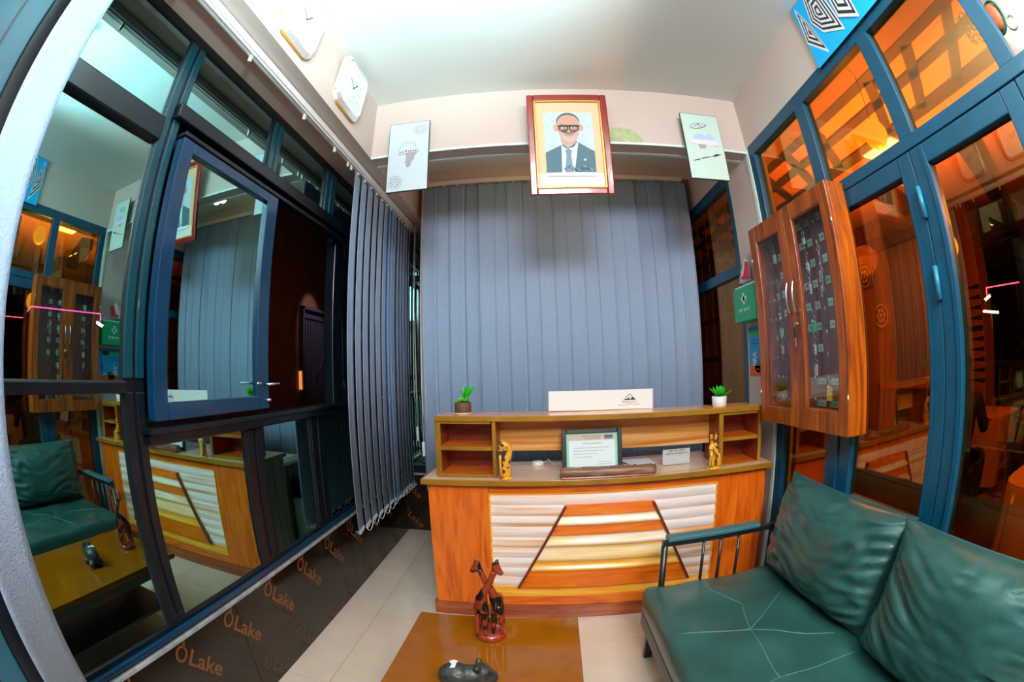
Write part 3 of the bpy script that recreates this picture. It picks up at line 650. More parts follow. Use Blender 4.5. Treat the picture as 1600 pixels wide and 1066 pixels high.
plant_star(p1, (-0.40, 2.375, ZS1 + 0.075), 0.045, 0.055, 14, [leaf_m], wd_=0.016, seed=5, lean=(0.022, 0, 0.03))
plant_star(p1, (-0.43, 2.365, ZS1 + 0.058), 0.026, 0.018, 12, [leafl_m], wd_=0.012, seed=6)
ZS2 = -0.2453
p2 = thing('potted_plant', (0.985, 2.24, ZS2), 'green star-shaped plastic plant in a white pot at the right end of the shelf', 'plant')
MB().lathe((0.985, 2.24, ZS2), [(0.036, 0), (0.040, 0.004), (0.043, 0.058), (0.038, 0.058), (0.036, 0.046), (0.01, 0.046)], 22).build('pot', potw_m, p2)
plant_star(p2, (0.985, 2.24, ZS2 + 0.048), 0.085, 0.066, 26, [leaf_m, leaf_m, pbr('deep_leaf', (0.01, 0.45, 0.02), 0.35)], wd_=0.026, seed=8)

def giraffe(root, base, hgt, face, mat, rscale=1.0, neck=None, name='body'):
    """carved giraffe grown as one surface: four legs, sloping body, neck, head, ears"""
    s = hgt; bx_, by, bz = base; cf, sf = math.cos(face), math.sin(face)
    def P(a, b, c, r): return (bx_ + (a * cf - b * sf) * s, by + (a * sf + b * cf) * s, bz + c * s, r * s * rscale)
    nk = neck or [(0.14, 0, 0.72), (0.16, 0, 0.86)]
    hd = nk[-1]
    pts = [P(0.0, 0, 0.50, 0.070), P(0.09, 0, 0.54, 0.066), P(-0.10, 0, 0.47, 0.064),
           P(0.10, 0.035, 0.30, 0.030), P(0.10, 0.035, 0.02, 0.020), P(0.10, -0.035, 0.30, 0.030), P(0.10, -0.035, 0.02, 0.020),
           P(-0.10, 0.035, 0.28, 0.032), P(-0.10, 0.035, 0.02, 0.020), P(-0.10, -0.035, 0.28, 0.032), P(-0.10, -0.035, 0.02, 0.020),
           P(nk[0][0], nk[0][1], nk[0][2], 0.042), P(hd[0], hd[1], hd[2], 0.034), P(hd[0] + 0.085, hd[1], hd[2] - 0.035, 0.024),
           P(hd[0] - 0.01, hd[1] + 0.035, hd[2] + 0.06, 0.010), P(hd[0] - 0.01, hd[1] - 0.035, hd[2] + 0.06, 0.010)]
    ed = [(0, 1), (0, 2), (1, 3), (3, 4), (1, 5), (5, 6), (2, 7), (7, 8), (2, 9), (9, 10), (1, 11), (11, 12), (12, 13), (12, 14), (12, 15)]
    return skinfig(name, mat, root, pts, ed, sub=2)
def spotted(name, base, spot, scale=22, thr=0.30, rough=0.3):
    m, t, b = nt(name); tc = t.nodes.new('ShaderNodeTexCoord'); v = t.nodes.new('ShaderNodeTexVoronoi'); v.inputs['Scale'].default_value = scale
    r = t.nodes.new('ShaderNodeValToRGB'); r.color_ramp.interpolation = 'CONSTANT'
    r.color_ramp.elements[0].color = (*spot, 1); r.color_ramp.elements[1].position = thr; r.color_ramp.elements[1].color = (*base, 1)
    t.links.new(tc.outputs['Object'], v.inputs['Vector']); t.links.new(v.outputs['Distance'], r.inputs['Fac']); t.links.new(r.outputs['Color'], b.inputs['Base Color'])
    b.inputs['Roughness'].default_value = rough; b.inputs['Coat Weight'].default_value = 0.4; return m
yg_m = spotted('yellow_spotted_wood', (0.86, 0.40, 0.03), (0.06, 0.03, 0.02), 34, 0.36)
CT = -0.5565
g1 = thing('giraffe_carving', (-0.172, 2.178, CT), 'yellow spotted giraffe carving curled beside the left shelf cubby', 'figurine')
MB().lathe((-0.172, 2.178, CT), [(0.032, 0), (0.034, 0.004), (0.034, 0.012), (0.030, 0.016)], 20).build('base', pbr('yellow_wood', (0.84, 0.38, 0.03), 0.3, coat=0.4), g1)
skinfig('body', yg_m, g1, [(-0.172, 2.178, CT + 0.075, 0.030, 0.022), (-0.172, 2.178, CT + 0.03, 0.028, 0.022), (-0.172, 2.178, CT + 0.012, 0.026, 0.022), (-0.165, 2.176, CT + 0.105, 0.027, 0.022),
        (-0.150, 2.172, CT + 0.135, 0.017), (-0.148, 2.170, CT + 0.162, 0.015), (-0.160, 2.166, CT + 0.184, 0.014), (-0.182, 2.162, CT + 0.182, 0.015), (-0.198, 2.158, CT + 0.160, 0.012), (-0.192, 2.156, CT + 0.140, 0.009),
        (-0.176, 2.166, CT + 0.202, 0.006), (-0.204, 2.160, CT + 0.196, 0.006)],
        [(0, 1), (1, 2), (0, 3), (3, 4), (4, 5), (5, 6), (6, 7), (7, 8), (8, 9), (7, 10), (7, 11)])
MB().tube([(-0.190, 2.150, CT + 0.015), (-0.196, 2.150, CT + 0.10), (-0.196, 2.154, CT + 0.145)], [0.008, 0.006, 0.008]).build('foreleg', yg_m, g1)
g2 = thing('giraffe_carving', (0.905, 2.118, CT), 'pair of upright yellow giraffes carved together beside the right cubby', 'figurine')
MB().lathe((0.905, 2.118, CT), [(0.036, 0), (0.040, 0.005), (0.036, 0.014)], 20).build('base', MATS['yellow_wood'], g2)
giraffe(g2, (0.888, 2.112, CT + 0.008), 0.185, 1.2, yg_m, 1.15, neck=[(0.06, 0, 0.74), (-0.02, 0.02, 0.90)])
giraffe(g2, (0.922, 2.120, CT + 0.008), 0.185, 1.9, yg_m, 1.15, neck=[(0.10, 0, 0.74), (0.06, -0.04, 0.92)])
# carved wooden pen block
def logblock():
    g = thing('wooden_pen_tray', (0.345, 2.15, CT), 'long weathered brown carved wooden block on the counter in front of the certificate', 'carving')
    mb = MB(); n = 26; m = 12; vs = []; a0, a1 = 0.10, 0.588
    for i in range(n + 1):
        t = i / n; u = a0 + (a1 - a0) * t; e = 1 if 0.02 < t < 0.98 else 0.80
        for k in range(m):
            th = 2 * PI * k / m; cy, cz = math.cos(th), math.sin(th)
            w_ = abs(cy) ** 0.55 * (1 if cy > 0 else -1) * 0.036 * e; h_ = abs(cz) ** 0.6 * (1 if cz > 0 else -1) * 0.026 * e
            nz = noise.noise(Vector((u * 14, cy, cz))) * 0.005
            vs.append(DM @ Vector((u, 0.004 + w_ + nz, CT + 0.026 + 0.002 + h_ + nz * (1 if cz > 0 else 0) - 0.0)))
    fs = [(i * m + k, i * m + (k + 1) % m, (i + 1) * m + (k + 1) % m, (i + 1) * m + k) for i in range(n) for k in range(m)] + [list(range(m)), [n * m + k for k in range(m)]]
    mb.add(vs, fs, 0, True).build('block', log_m, g)
    MB().box(0.108, 0.572, -0.028, 0.036, CT, CT + 0.010, M=DM).build('foot_board', plinth_m, g, bevel=0.003)
    for u in (0.22, 0.36, 0.48): MB().lathe(tuple(DM @ Vector((u, 0.006, CT + 0.045))), [(0.007, 0), (0.007, 0.010), (0.006, 0.011)], 10).build('pen_hole', ink_m, g)
logblock()
# certificate in a black frame
cf = thing('certificate_frame', (0.275, 2.27, CT), 'black framed certificate standing on the counter behind the wooden block', 'frame')
TF = Matrix.Translation((0.275, 2.255, CT)) @ Matrix.Rotation(math.radians(-1), 4, 'Z') @ Matrix.Rotation(math.radians(-9), 4, 'X')
W_, H_ = 0.318, 0.236
for a in ((-W_ / 2, -W_ / 2 + 0.024, 0, H_), (W_ / 2 - 0.024, W_ / 2, 0, H_), (-W_ / 2 + 0.024, W_ / 2 - 0.024, H_ - 0.024, H_), (-W_ / 2 + 0.024, W_ / 2 - 0.024, 0, 0.024)):
    MB().box(a[0], a[1], -0.010, 0.008, a[2], a[3], M=TF).build('frame_bar', black_m, cf, bevel=0.003)
MB().box(-W_ / 2 + 0.02, W_ / 2 - 0.02, 0.0, 0.006, 0.02, H_ - 0.02, M=TF).build('backing', pw, cf)
MB().tube([TF @ Vector((0, 0.006, 0.16)), (0.275, 2.36, CT + 0.002)], 0.004).build('stand', black_m, cf)
R3 = TF.to_3x3(); f = Flat(TF @ Vector((0, -0.0005, 0)), R3 @ Vector((1, 0, 0)), R3 @ Vector((0, 0, 1)), R3 @ Vector((0, -1, 0)), 0.0003)
f.rect(-0.135, 0.024, 0.135, 0.212, fc('cert_green', (0.30, 0.72, 0.48))).up(); f.rect(-0.122, 0.026, 0.122, 0.206, fc('cert_paper', (0.80, 0.90, 0.90))).up()
f.rect(-0.122, 0.175, 0.122, 0.206, fc('cert_band', (0.66, 0.52, 0.42))).up()
f.rect(0.066, 0.184, 0.110, 0.200, fc('cert_blue', (0.04, 0.12, 0.35))).rect(0.066, 0.176, 0.110, 0.184, fc('cert_olive', (0.36, 0.34, 0.04)))
f.text('REPUBLIC OF RWANDA', 0, 0.194, 0.009, pk).text('DEVELOPMENT BOARD', 0, 0.183, 0.008, pk)
f.text('CERTIFICATE OF REGISTRATION', 0, 0.154, 0.012, fc('cert_dgreen', (0.02, 0.30, 0.15)), width=0.10)
for k, wv in enumerate((0.19, 0.17, 0.13, 0.10)): f.rect(-0.10, 0.134 - k * 0.016, -0.10 + wv, 0.1365 - k * 0.016, pg)
f.rect(0.03, 0.058, 0.10, 0.060, pg); f.rect(0.02, 0.046, 0.11, 0.048, pg)
f.build('print', cf)
# acrylic sign
sg = thing('desk_sign', (0.752, 2.30, CT), 'clear acrylic holder with a white hotel name card on the counter', 'sign')
MB().box(0.670, 0.835, 2.300, 2.304, CT, CT + 0.092).build('acrylic_sheet', clear_m, sg); MB().box(0.672, 0.833, 2.305, 2.307, CT + 0.002, CT + 0.088).build('card', pw, sg)
MB().box(0.670, 0.835, 2.280, 2.335, CT, CT + 0.003).build('foot', clear_m, sg)
f = Flat((0.7525, 2.305, CT), (1, 0, 0), (0, 0, 1), (0, -1, 0)); f.text('HUMUTE CITY HOTEL, LTD', 0, 0.060, 0.0095, pk, bold=0.03, width=0.128).text('HUMU FIRST LIMITED', 0, 0.076, 0.009, pk, bold=0.03, width=0.10); f.build('print', sg)
# white round router-like puck with cable
pk_ = thing('charging_puck', (-0.012, 2.50, CT), 'small round white disc with a cable on the counter', 'gadget')
MB().lathe((-0.012, 2.50, CT), [(0.032, 0), (0.034, 0.004), (0.034, 0.018), (0.030, 0.024), (0.012, 0.026), (0.003, 0.026)], 24).build('body', white_m, pk_)
MB().tube([(0.02, 2.50, CT + 0.01), (0.05, 2.52, CT + 0.03), (0.08, 2.48, CT + 0.006), (0.11, 2.44, CT + 0.02), (0.14, 2.42, CT + 0.004), (0.17, 2.46, CT + 0.004)], 0.0025, 6).build('cable', white_m, pk_)
tag(MB().tube([(0.50, 2.36, CT + 0.003), (0.47, 2.40, CT + 0.014), (0.44, 2.43, CT + 0.003), (0.42, 2.45, CT + 0.003)], 0.004, 6).build('black_cable', black_m), 'short black cable on the counter right of the certificate', 'cable')
# white board with the hotel mark standing on the shelf
mo = thing('name_board', (0.345, 2.40, -0.238), 'long white board with a dark mountain logo standing on the shelf top', 'sign')
TM = Matrix.Translation((0.345, 2.395, -0.238)) @ Matrix.Rotation(math.radians(0.9), 4, 'Y')
MB().box(-0.291, 0.291, 0.0, 0.010, 0.001, 0.109, M=TM).build('board', white_m, mo, bevel=0.001)
MB().box(0.291, 0.297, 0.001, 0.010, 0.001, 0.108, M=TM).build('side_edge', fc('print_grey', (0, 0, 0)), mo)
R3 = TM.to_3x3(); f = Flat(TM @ Vector((0.157, 0, 0.058)), R3 @ Vector((1, 0, 0)), R3 @ Vector((0, 0, 1)), (0, -1, 0))
nv = fc('print_navy', (0.015, 0.02, 0.07)); K = 0.875
def kk(pts): return [(a * K, b * K) for a, b in pts]
f.poly(kk([(-0.046, -0.008), (-0.015, 0.002), (-0.006, 0.006), (0.004, -0.002), (0.006, -0.008)]), nv).poly(kk([(-0.002, -0.008), (0.010, 0.0), (0.020, 0.014), (0.024, 0.010), (0.044, -0.008)]), nv)
f.line(kk([(-0.030, 0.0), (-0.018, 0.016), (-0.010, 0.022), (0.0, 0.031), (0.010, 0.022), (0.020, 0.014)]), 0.003, nv); f.line(kk([(-0.012, 0.016), (-0.006, 0.008), (0.002, 0.012), (0.008, 0.004)]), 0.002, nv)
f.text('HUMUTE CITY', 0, -0.021, 0.012, nv, width=0.088).text('HOTEL', 0, -0.031, 0.007, nv, width=0.032); f.line(kk([(-0.075, -0.040), (-0.02, -0.038)]), 0.0015, nv); f.line(kk([(0.02, -0.036), (0.07, -0.034)]), 0.0015, nv)
f.build('logo', mo)

# ================================================================== KEY CABINET
X0, X1 = 1.183, 1.303
kc = thing('key_cabinet', (1.25, 1.725, -0.32), 'orange wooden wall cabinet with two glazed doors full of room keys', 'cabinet')
YA, YZ, ZA, ZZ = 1.341, 2.108, -0.320, 0.694
for a in ((YA, YA + 0.018, ZA, ZZ), (YZ - 0.018, YZ, ZA, ZZ)): MB().box(X0 + 0.020, X1, a[0], a[1], a[2], a[3]).build('side_panel', cab_m, kc, bevel=0.002)
for a in ((ZA, ZA + 0.018), (ZZ - 0.018, ZZ)): MB().box(X0 + 0.020, X1, YA + 0.018, YZ - 0.018, a[0], a[1]).build('end_board', cab_m, kc)
MB().box(X1 - 0.008, X1, YA, YZ, ZA, ZZ).build('back_panel', cabback_m, kc)
MB().box(X0 + 0.020, X1, YA + 0.018, YZ - 0.018, ZA + 0.018, ZA + 0.022).build('bottom_lip', cab_m, kc)
def kdoor(y0, y1, g0, g1, z0, z1):
    m = MB(); m.box(X0, X0 + 0.020, y0, g0, ZA, ZZ); m.box(X0, X0 + 0.020, g1, y1, ZA, ZZ); m.box(X0, X0 + 0.020, g0, g1, ZA, z0); m.box(X0, X0 + 0.020, g0, g1, z1, ZZ)
    d = m.build('door', cab_m, kc, bevel=0.003)
    MB().box(X0 + 0.009, X0 + 0.012, g0 - 0.003, g1 + 0.003, z0 - 0.003, z1 + 0.003).build('door_pane', clear_m, d)
    b = MB(); e = 0.006
    for a in ((g0, g0 + e, z0, z1), (g1 - e, g1, z0, z1), (g0, g1, z0, z0 + e), (g0, g1, z1 - e, z1)): b.box(X0 + 0.004, X0 + 0.009, *a)
    b.build('glazing_bead', cabback_m, d); return d
dn = kdoor(YA, 1.722, 1.408, 1.655, -0.226, 0.618); df = kdoor(1.724, YZ, 1.795, 2.030, -0.240, 0.605)
for d, y in ((dn, 1.700), (df, 1.755)):
    MB().tube([(X0, y, 0.345), (X0 - 0.014, y, 0.335), (X0 - 0.022, y, 0.30), (X0 - 0.024, y, 0.27), (X0 - 0.022, y, 0.24), (X0 - 0.014, y, 0.205), (X0, y, 0.195)], [0.007, 0.004, 0.005, 0.005, 0.005, 0.004, 0.007], 8).build('handle', chrome_m, d)
lk = MB(); lk.lathe((X0 - 0.006, 1.712, 0.145), [(0.013, 0), (0.013, 0.006), (0.002, 0.006)], 14, axis='x'); lk.build('lock', brass_m, dn)
for y in (YA + 0.004, YZ - 0.004):
    for z in (0.5, -0.2): MB().tube([(X0 + 0.001, y, z), (X0 + 0.001, y, z + 0.045)], 0.004).build('hinge', chrome_m, kc)
rows = [0.588, 0.490, 0.393, 0.296, 0.198, 0.101, 0.004, -0.094, -0.192]
cols = {'near': [1.555, 1.662, 1.742], 'far': [1.960, 2.004, 2.058]}
XK = X1 - 0.008
hookme = None
def hook(y, z):
    global hookme
    if hookme is None:
        pts = [(0.0, 0, 0), (-0.018, 0, 0.0), (-0.022, 0.002, 0.006)] + [(-0.024, 0.010 + 0.010 * math.cos(t), 0.0 + 0.010 * math.sin(t)) for t in [PI * 0.9, PI * 1.2, PI * 1.5, PI * 1.8]]
        pts = [(0, 0, 0), (-0.020, 0, 0), (-0.036, 0, -0.004), (-0.046, 0, -0.016), (-0.052, 0, -0.004), (-0.050, 0, 0.008)]
        o = MB().tube(pts, 0.0034, 6).build('hook', chrome_m, None, local=True); hookme = o.data; bpy.data.objects.remove(o)
    o = bpy.data.objects.new('hook', hookme); COL.objects.link(o); o.parent = kc; o.location = Vector((XK, y, z)) - Vector((1.25, 1.725, -0.32)); return o
nums = {('near', 0): ['105', '104', '103'], ('near', 1): ['108', '109', '110'], ('near', 2): ['111', '113', ''], ('near', 3): ['204', '201', '203'], ('near', 4): ['205', '206', '207'], ('near', 5): ['208', '209', '210'],
        ('near', 6): ['', '211', ''], ('near', 7): ['STORE', 'RESTAURANT', ''], ('near', 8): ['LAUNDRY', 'KITCHEN', ''], ('far', 0): ['', '', ''], ('far', 1): ['102', '', ''], ('far', 2): ['101', '', ''], ('far', 3): ['107', '', ''], ('far', 4): ['106', '', '']}
for side, cy in cols.items():
    for r_i, z in enumerate(rows):
        for c_i, y in enumerate(cy):
            hook(y, z)
            n_ = nums.get((side, r_i), ['', '', ''])[c_i]
            if n_:
                wdt = 0.038 if len(n_) < 4 else 0.074
                t_ = MB().box(XK - 0.002, XK, y - wdt / 2 + 0.014, y + wdt / 2 + 0.014, z + 0.013 - (0.05 if wdt > 0.05 else 0), z + 0.047 - (0.055 if wdt > 0.05 else 0)).build('number_tag', tag_m if (r_i + c_i) % 5 else pw, kc)
                f = Flat((XK - 0.002, y + 0.014, z + 0.022 - (0.052 if wdt > 0.05 else 0)), (0, -1, 0), (0, 0, 1), (-1, 0, 0)); f.text(n_, 0, 0, 0.020 if wdt < 0.05 else 0.014, ink_m, width=wdt * 0.75); f.build('number', t_)
keyn = {'near': ['nearer', 'near-camera'], 'far': ['farther', 'far']}
ordw = ['top', 'second', 'third', 'fourth', 'fifth', 'sixth', 'seventh', 'eighth', 'bottom']
colw = {0: 'right-hand', 1: 'middle', 2: 'left-hand'}
def keyring(side, ri, ci, fobm, fobname, fob=(0.018, 0.045), chain=0.03):
    y, z = cols[side][ci], rows[ri]; x = XK - 0.046
    k = thing('key_bunch', (x, y, z - 0.12), f'key with {fobname} on the {ordw[ri]} row, {colw[ci]} hook, {keyn[side][0]} cabinet door', 'key', 'room keys hanging in the wooden cabinet')
    MB().tube([(x, y + 0.012 * math.cos(t), z - 0.020 - 0.010 + 0.012 * math.sin(t)) for t in [2 * PI * q / 10 for q in range(10)]], 0.0016, 5, ring=True).build('ring', chrome_m, k)
    mb = MB()
    for q in range(max(1, int(chain / 0.010))): mb.ball((x, y, z - 0.045 - q * 0.010), 0.0042, 6)
    mb.build('chain', chrome_m, k)
    z1 = z - 0.042 - chain
    MB().box(x - 0.003, x + 0.003, y - fob[0] / 2, y + fob[0] / 2, z1 - fob[1], z1).build('fob', fobm, k, bevel=0.002)
    kz = z1 - 0.004; b = MB(); b.lathe((x - 0.006, y + 0.010, kz), [(0.009, -0.001), (0.009, 0.001)], 12, axis='x'); b.box(x - 0.0075, x - 0.0055, y + 0.007, y + 0.012, kz - 0.040, kz - 0.006); b.box(x - 0.0075, x - 0.0055, y + 0.012, y + 0.016, kz - 0.038, kz - 0.030)
    b.build('key', chrome_m, k)
keyring('near', 0, 1, tag_m, 'dark mint fob', (0.018, 0.03), 0.01); keyring('near', 1, 1, pw, 'white fob', (0.022, 0.040), 0.03); keyring('near', 1, 0, chrome_m, 'steel fob', (0.014, 0.03), 0.09)
keyring('near', 2, 2, tagg_m, 'bright green fob', (0.036, 0.06), 0.0); keyring('near', 2, 0, chrome_m, 'steel fob', (0.014, 0.02), 0.06); keyring('near', 2, 1, pw, 'narrow white fob', (0.014, 0.045), 0.03)
keyring('near', 4, 1, tagg_m, 'green fob', (0.030, 0.050), 0.0); keyring('near', 5, 1, pw, 'small white fob', (0.013, 0.045), 0.01)
keyring('near', 6, 1, tagr_m, 'pink and white fob', (0.024, 0.050), 0.0); keyring('near', 7, 0, tagy_m, 'yellow fob', (0.040, 0.060), 0.0)
keyring('far', 0, 0, tag_m, 'pale mint fob', (0.028, 0.045), 0.02); keyring('far', 2, 0, chrome_m, 'steel fob', (0.012, 0.03), 0.03); keyring('far', 3, 0, chrome_m, 'steel fob', (0.014, 0.03), 0.03)
keyring('far', 4, 0, tag_m, 'pale mint fob', (0.026, 0.040), 0.01); keyring('far', 5, 0, tagr_m, 'pink and white fob', (0.016, 0.040), 0.0)
lkk = thing('key_bunch', (X0 - 0.02, 1.712, 0.07), 'dark key bunch left in the lock of the key cabinet', 'key')
MB().box(X0 - 0.022, X0 - 0.008, 1.7105, 1.7135, 0.136, 0.156).build('key', brass_m, lkk); MB().box(X0 - 0.020, X0 - 0.012, 1.700, 1.724, 0.085, 0.128).build('fob', black_m, lkk, bevel=0.003); MB().box(X0 - 0.019, X0 - 0.017, 1.703, 1.711, 0.045, 0.09).build('spare_key', chrome_m, lkk)

# first aid box
fa = thing('first_aid_box', (1.265, 2.32, 0.205), 'green first aid box with white cross on the white column', 'first aid box')
MB().box(1.215, 1.308, 2.165, 2.462, 0.218, 0.425).build('case', green_m, fa, bevel=0.012, seg=3)
MB().box(1.212, 1.2155, 2.170, 2.457, 0.225, 0.418).build('lid', green_m, fa, bevel=0.0015)
MB().box(1.225, 1.300, 2.18, 2.45, 0.425, 0.433).build('top_label', white_m, fa)
f = Flat((1.2115, 2.315, 0.32), (0, -1, 0), (0, 0, 1), (-1, 0, 0)); f.rect(-0.012, 0.0, 0.012, 0.066, pw).rect(-0.034, 0.021, 0.034, 0.045, pw).text('FIRST AID KIT', 0, -0.040, 0.024, pw, bold=0.03, width=0.15); f.build('print', fa)
# notice below it
nb = thing('notice_poster', (XR, 2.30, -0.10), 'tall blue and orange notice stuck on the white column below the first aid box', 'poster')
f = Flat((XR - 0.002, 2.312, -0.10), (0, -1, 0), (0, 0, 1), (-1, 0, 0))
f.rect(-0.155, 0.0, 0.155, 0.295, fc('notice_blue', (0.01, 0.36, 0.72))).up()
f.rect(-0.155, 0.24, 0.0, 0.270, fc('notice_green', (0.02, 0.62, 0.15))).rect(-0.155, 0.27, 0.155, 0.295, fc('notice_teal', (0.01, 0.20, 0.32)))
f.rect(-0.155, 0.0, 0.155, 0.062, fc('notice_orange', (0.85, 0.12, 0.01))).ell(0.04, 0.255, 0.05, 0.018, pk)
f.text('BRA', -0.06, 0.105, 0.075, pw, rot=PI / 2, bold=0.03, width=0.085)
f.poly([(-0.09, 0.05), (-0.03, 0.105), (0.03, 0.09), (0.0, 0.04)], fc('notice_dgreen', (0.02, 0.20, 0.12))); f.ring(-0.04, 0.050, 0.045, 0.028, 0.016, pw, 14, PI, 2 * PI); f.ring(0.04, 0.050, 0.045, 0.035, 0.018, pw, 14, 0, PI)
f.rect(0.07, 0.11, 0.10, 0.16, fc('notice_dgreen', (0.02, 0.20, 0.12))).line([(-0.12, 0.215), (0.0, 0.215)], 0.004, nv).line([(-0.12, 0.195), (0.02, 0.195)], 0.004, nv)
f.build('print', nb); MB().box(XR - 0.002, XR, 2.157, 2.467, -0.10, 0.195).build('sheet', fc('notice_blue', (0, 0, 0)), nb)
# crumpled red and white bag above it
bg = thing('plastic_bag', (1.27, 2.24, 0.46), 'crumpled red and white plastic bag hanging above the first aid box', 'bag')
mb = MB(); vs = []; nU, nV = 8, 8
for i in range(nV + 1):
    for k in range(nU):
        t = 2 * PI * k / nU; z = 0.60 - 0.135 * i / nV; rr = 0.018 + 0.060 * (i / nV) ** 0.7; q = noise.noise(Vector((k * 1.7, i * 0.9, 3))) * 0.018
        vs.append((1.278 + (0.35 * rr + q * 0.4) * math.cos(t), 2.36 + 0.04 * (i / nV) + (rr + q) * math.sin(t), z))
mb.add(vs, [(i * nU + k, i * nU + (k + 1) % nU, (i + 1) * nU + (k + 1) % nU, (i + 1) * nU + k) for i in range(nV) for k in range(nU)] + [[nV * nU + k for k in range(nU)], list(range(nU))], 0, True)
mb.build('film', pbr('white_bag_film', (0.86, 0.86, 0.86), 0.3), bg)
MB().add([(1.246, 2.315, 0.575), (1.246, 2.27, 0.56), (1.240, 2.275, 0.475), (1.238, 2.35, 0.470), (1.236, 2.39, 0.485), (1.238, 2.34, 0.495)], [(0, 1, 2, 3, 4, 5)]).build('red_print', pbr('red_bag_film', (0.85, 0.02, 0.015), 0.3), bg)
MB().tube([(1.31, 2.36, 0.615), (1.28, 2.36, 0.612), (1.275, 2.36, 0.60)], 0.004).build('hook', white_m, bg)

# ================================================================== PICTURES
# portrait, leaning forward at the top
po = thing('portrait', (0.22, 2.10, 0.89), 'red and gold framed portrait of a man in suit and glasses hanging on the beam', 'picture')
TP = Matrix.Translation((0.219, 2.142, 0.886)) @ Matrix.Rotation(math.radians(8.5), 4, 'X')
WP, HP = 0.438, 0.596
def frame4(W_, H_, t, d0, d1, z=0):
    return ((-W_ / 2, -W_ / 2 + t, 0, H_), (W_ / 2 - t, W_ / 2, 0, H_), (-W_ / 2 + t, W_ / 2 - t, H_ - t, H_), (-W_ / 2 + t, W_ / 2 - t, 0, t))
mb = MB()
for a in frame4(WP, HP, 0.036, 0, 0): MB().box(a[0], a[1], -0.026, 0.0, a[2], a[3], M=TP).build('frame_bar', red_m, po, bevel=0.006, seg=3)
WI, HI = WP - 0.072, HP - 0.072; TI = TP @ Matrix.Translation((0, 0, 0.036))
for a in frame4(WI, HI, 0.010, 0, 0): MB().box(a[0], a[1], -0.024, -0.004, a[2], a[3], M=TI).build('fillet', gold_m, po, bevel=0.002)
MB().box(-WI / 2, WI / 2, -0.010, -0.002, 0, HI, M=TI).build('mount', matb_m, po)
R3 = TP.to_3x3(); f = Flat(TI @ Vector((0, -0.010, 0)), R3 @ Vector((1, 0, 0)), R3 @ Vector((0, 0, 1)), R3 @ Vector((0, -1, 0)), 0.0004)
W2 = 0.262 / 2; Z0_, Z1_ = 0.075, 0.448
bgm = fc('portrait_sky', (0.50, 0.64, 0.72)); suit = fc('portrait_suit', (0.045, 0.14, 0.19)); skn = fc('portrait_skin', (0.58, 0.31, 0.23)); sknd = fc('portrait_skin_shade', (0.55, 0.34, 0.27)); hair = fc('portrait_hair', (0.08, 0.10, 0.09)); shirt = fc('portrait_shirt', (0.66, 0.72, 0.78)); tie = fc('portrait_tie', (0.14, 0.26, 0.36)); beard = fc('portrait_beard', (0.52, 0.42, 0.36))
f.rect(-WI / 2 + 0.012, 0.012, WI / 2 - 0.012, HI - 0.012, matb_m).up(); f.rect(-WI / 2 + 0.012, 0.012, WI / 2 - 0.012, 0.085, pw).up(); f.rect(-W2, 0.07, W2, Z1_, bgm).up()
f.poly([(-W2, 0.085), (-W2, 0.205), (-0.085, 0.228), (-0.040, 0.250), (0.040, 0.270), (0.060, 0.255), (0.105, 0.225), (W2, 0.212), (W2, 0.085)], suit).up()
f.poly([(-0.045, 0.250), (-0.050, 0.085), (0.015, 0.085), (0.048, 0.275), (0.02, 0.235), (-0.02, 0.225)], shirt).up()
f.poly([(-0.028, 0.215), (-0.008, 0.228), (0.010, 0.212), (0.002, 0.190), (0.012, 0.085), (-0.036, 0.085), (-0.022, 0.190)], tie).up()
f.poly([(-0.045, 0.262), (-0.012, 0.228), (0.035, 0.262), (0.040, 0.315), (-0.045, 0.310)], sknd).up()
f.ell(-0.002, 0.385, 0.064, 0.060, hair).up()
f.ell(-0.070, 0.352, 0.012, 0.021, skn).ell(0.068, 0.352, 0.012, 0.021, skn).up()
f.ell(-0.001, 0.372, 0.062, 0.060, skn).poly([(-0.060, 0.370), (-0.055, 0.320), (-0.035, 0.275), (-0.010, 0.258), (0.012, 0.258), (0.036, 0.275), (0.054, 0.320), (0.060, 0.370)], skn).up()
f.poly([(-0.040, 0.305), (-0.030, 0.275), (-0.008, 0.262), (0.010, 0.262), (0.030, 0.275), (0.040, 0.305), (0.0, 0.296)], beard).up()
f.poly([(-0.022, 0.432), (-0.010, 0.444), (0.012, 0.444), (0.026, 0.432), (0.0, 0.436)], hair)
f.poly([(-0.026, 0.306), (-0.010, 0.314), (0.008, 0.314), (0.024, 0.306), (0.0, 0.303)], fc('portrait_moustache', (0.26, 0.22, 0.20))).poly([(-0.016, 0.294), (0.014, 0.294), (0.0, 0.289)], fc('portrait_lip', (0.50, 0.24, 0.20))).poly([(-0.008, 0.322), (0.008, 0.322), (0.004, 0.350), (-0.003, 0.350)], sknd)
f.ell(-0.026, 0.350, 0.012, 0.006, pw).ell(0.025, 0.350, 0.012, 0.006, pw).up(); f.ell(-0.025, 0.350, 0.005, 0.005, pk).ell(0.025, 0.350, 0.005, 0.005, pk)
f.ring(-0.028, 0.347, 0.027, 0.019, 0.005, pk).ring(0.028, 0.347, 0.027, 0.019, 0.005, pk).line([(-0.060, 0.362), (0.060, 0.362)], 0.008, pk).line([(-0.03, 0.374), (-0.045, 0.370)], 0.003, hair)
f.up().ell(0.075, 0.160, 0.007, 0.006, fc('portrait_pin', (0.8, 0.8, 0.6)))
for k in range(9): f.ell(-0.030 + k * 0.017, 0.112 + 0.010 * math.sin(k * 1.3), 0.013, 0.006, hair if k % 2 else tie, 10, rot=0.5 - 0.2 * k)
f.rect(-W2, 0.068, W2, 0.088, fc('portrait_fade', (0.82, 0.86, 0.88)))
f.build('print', po)
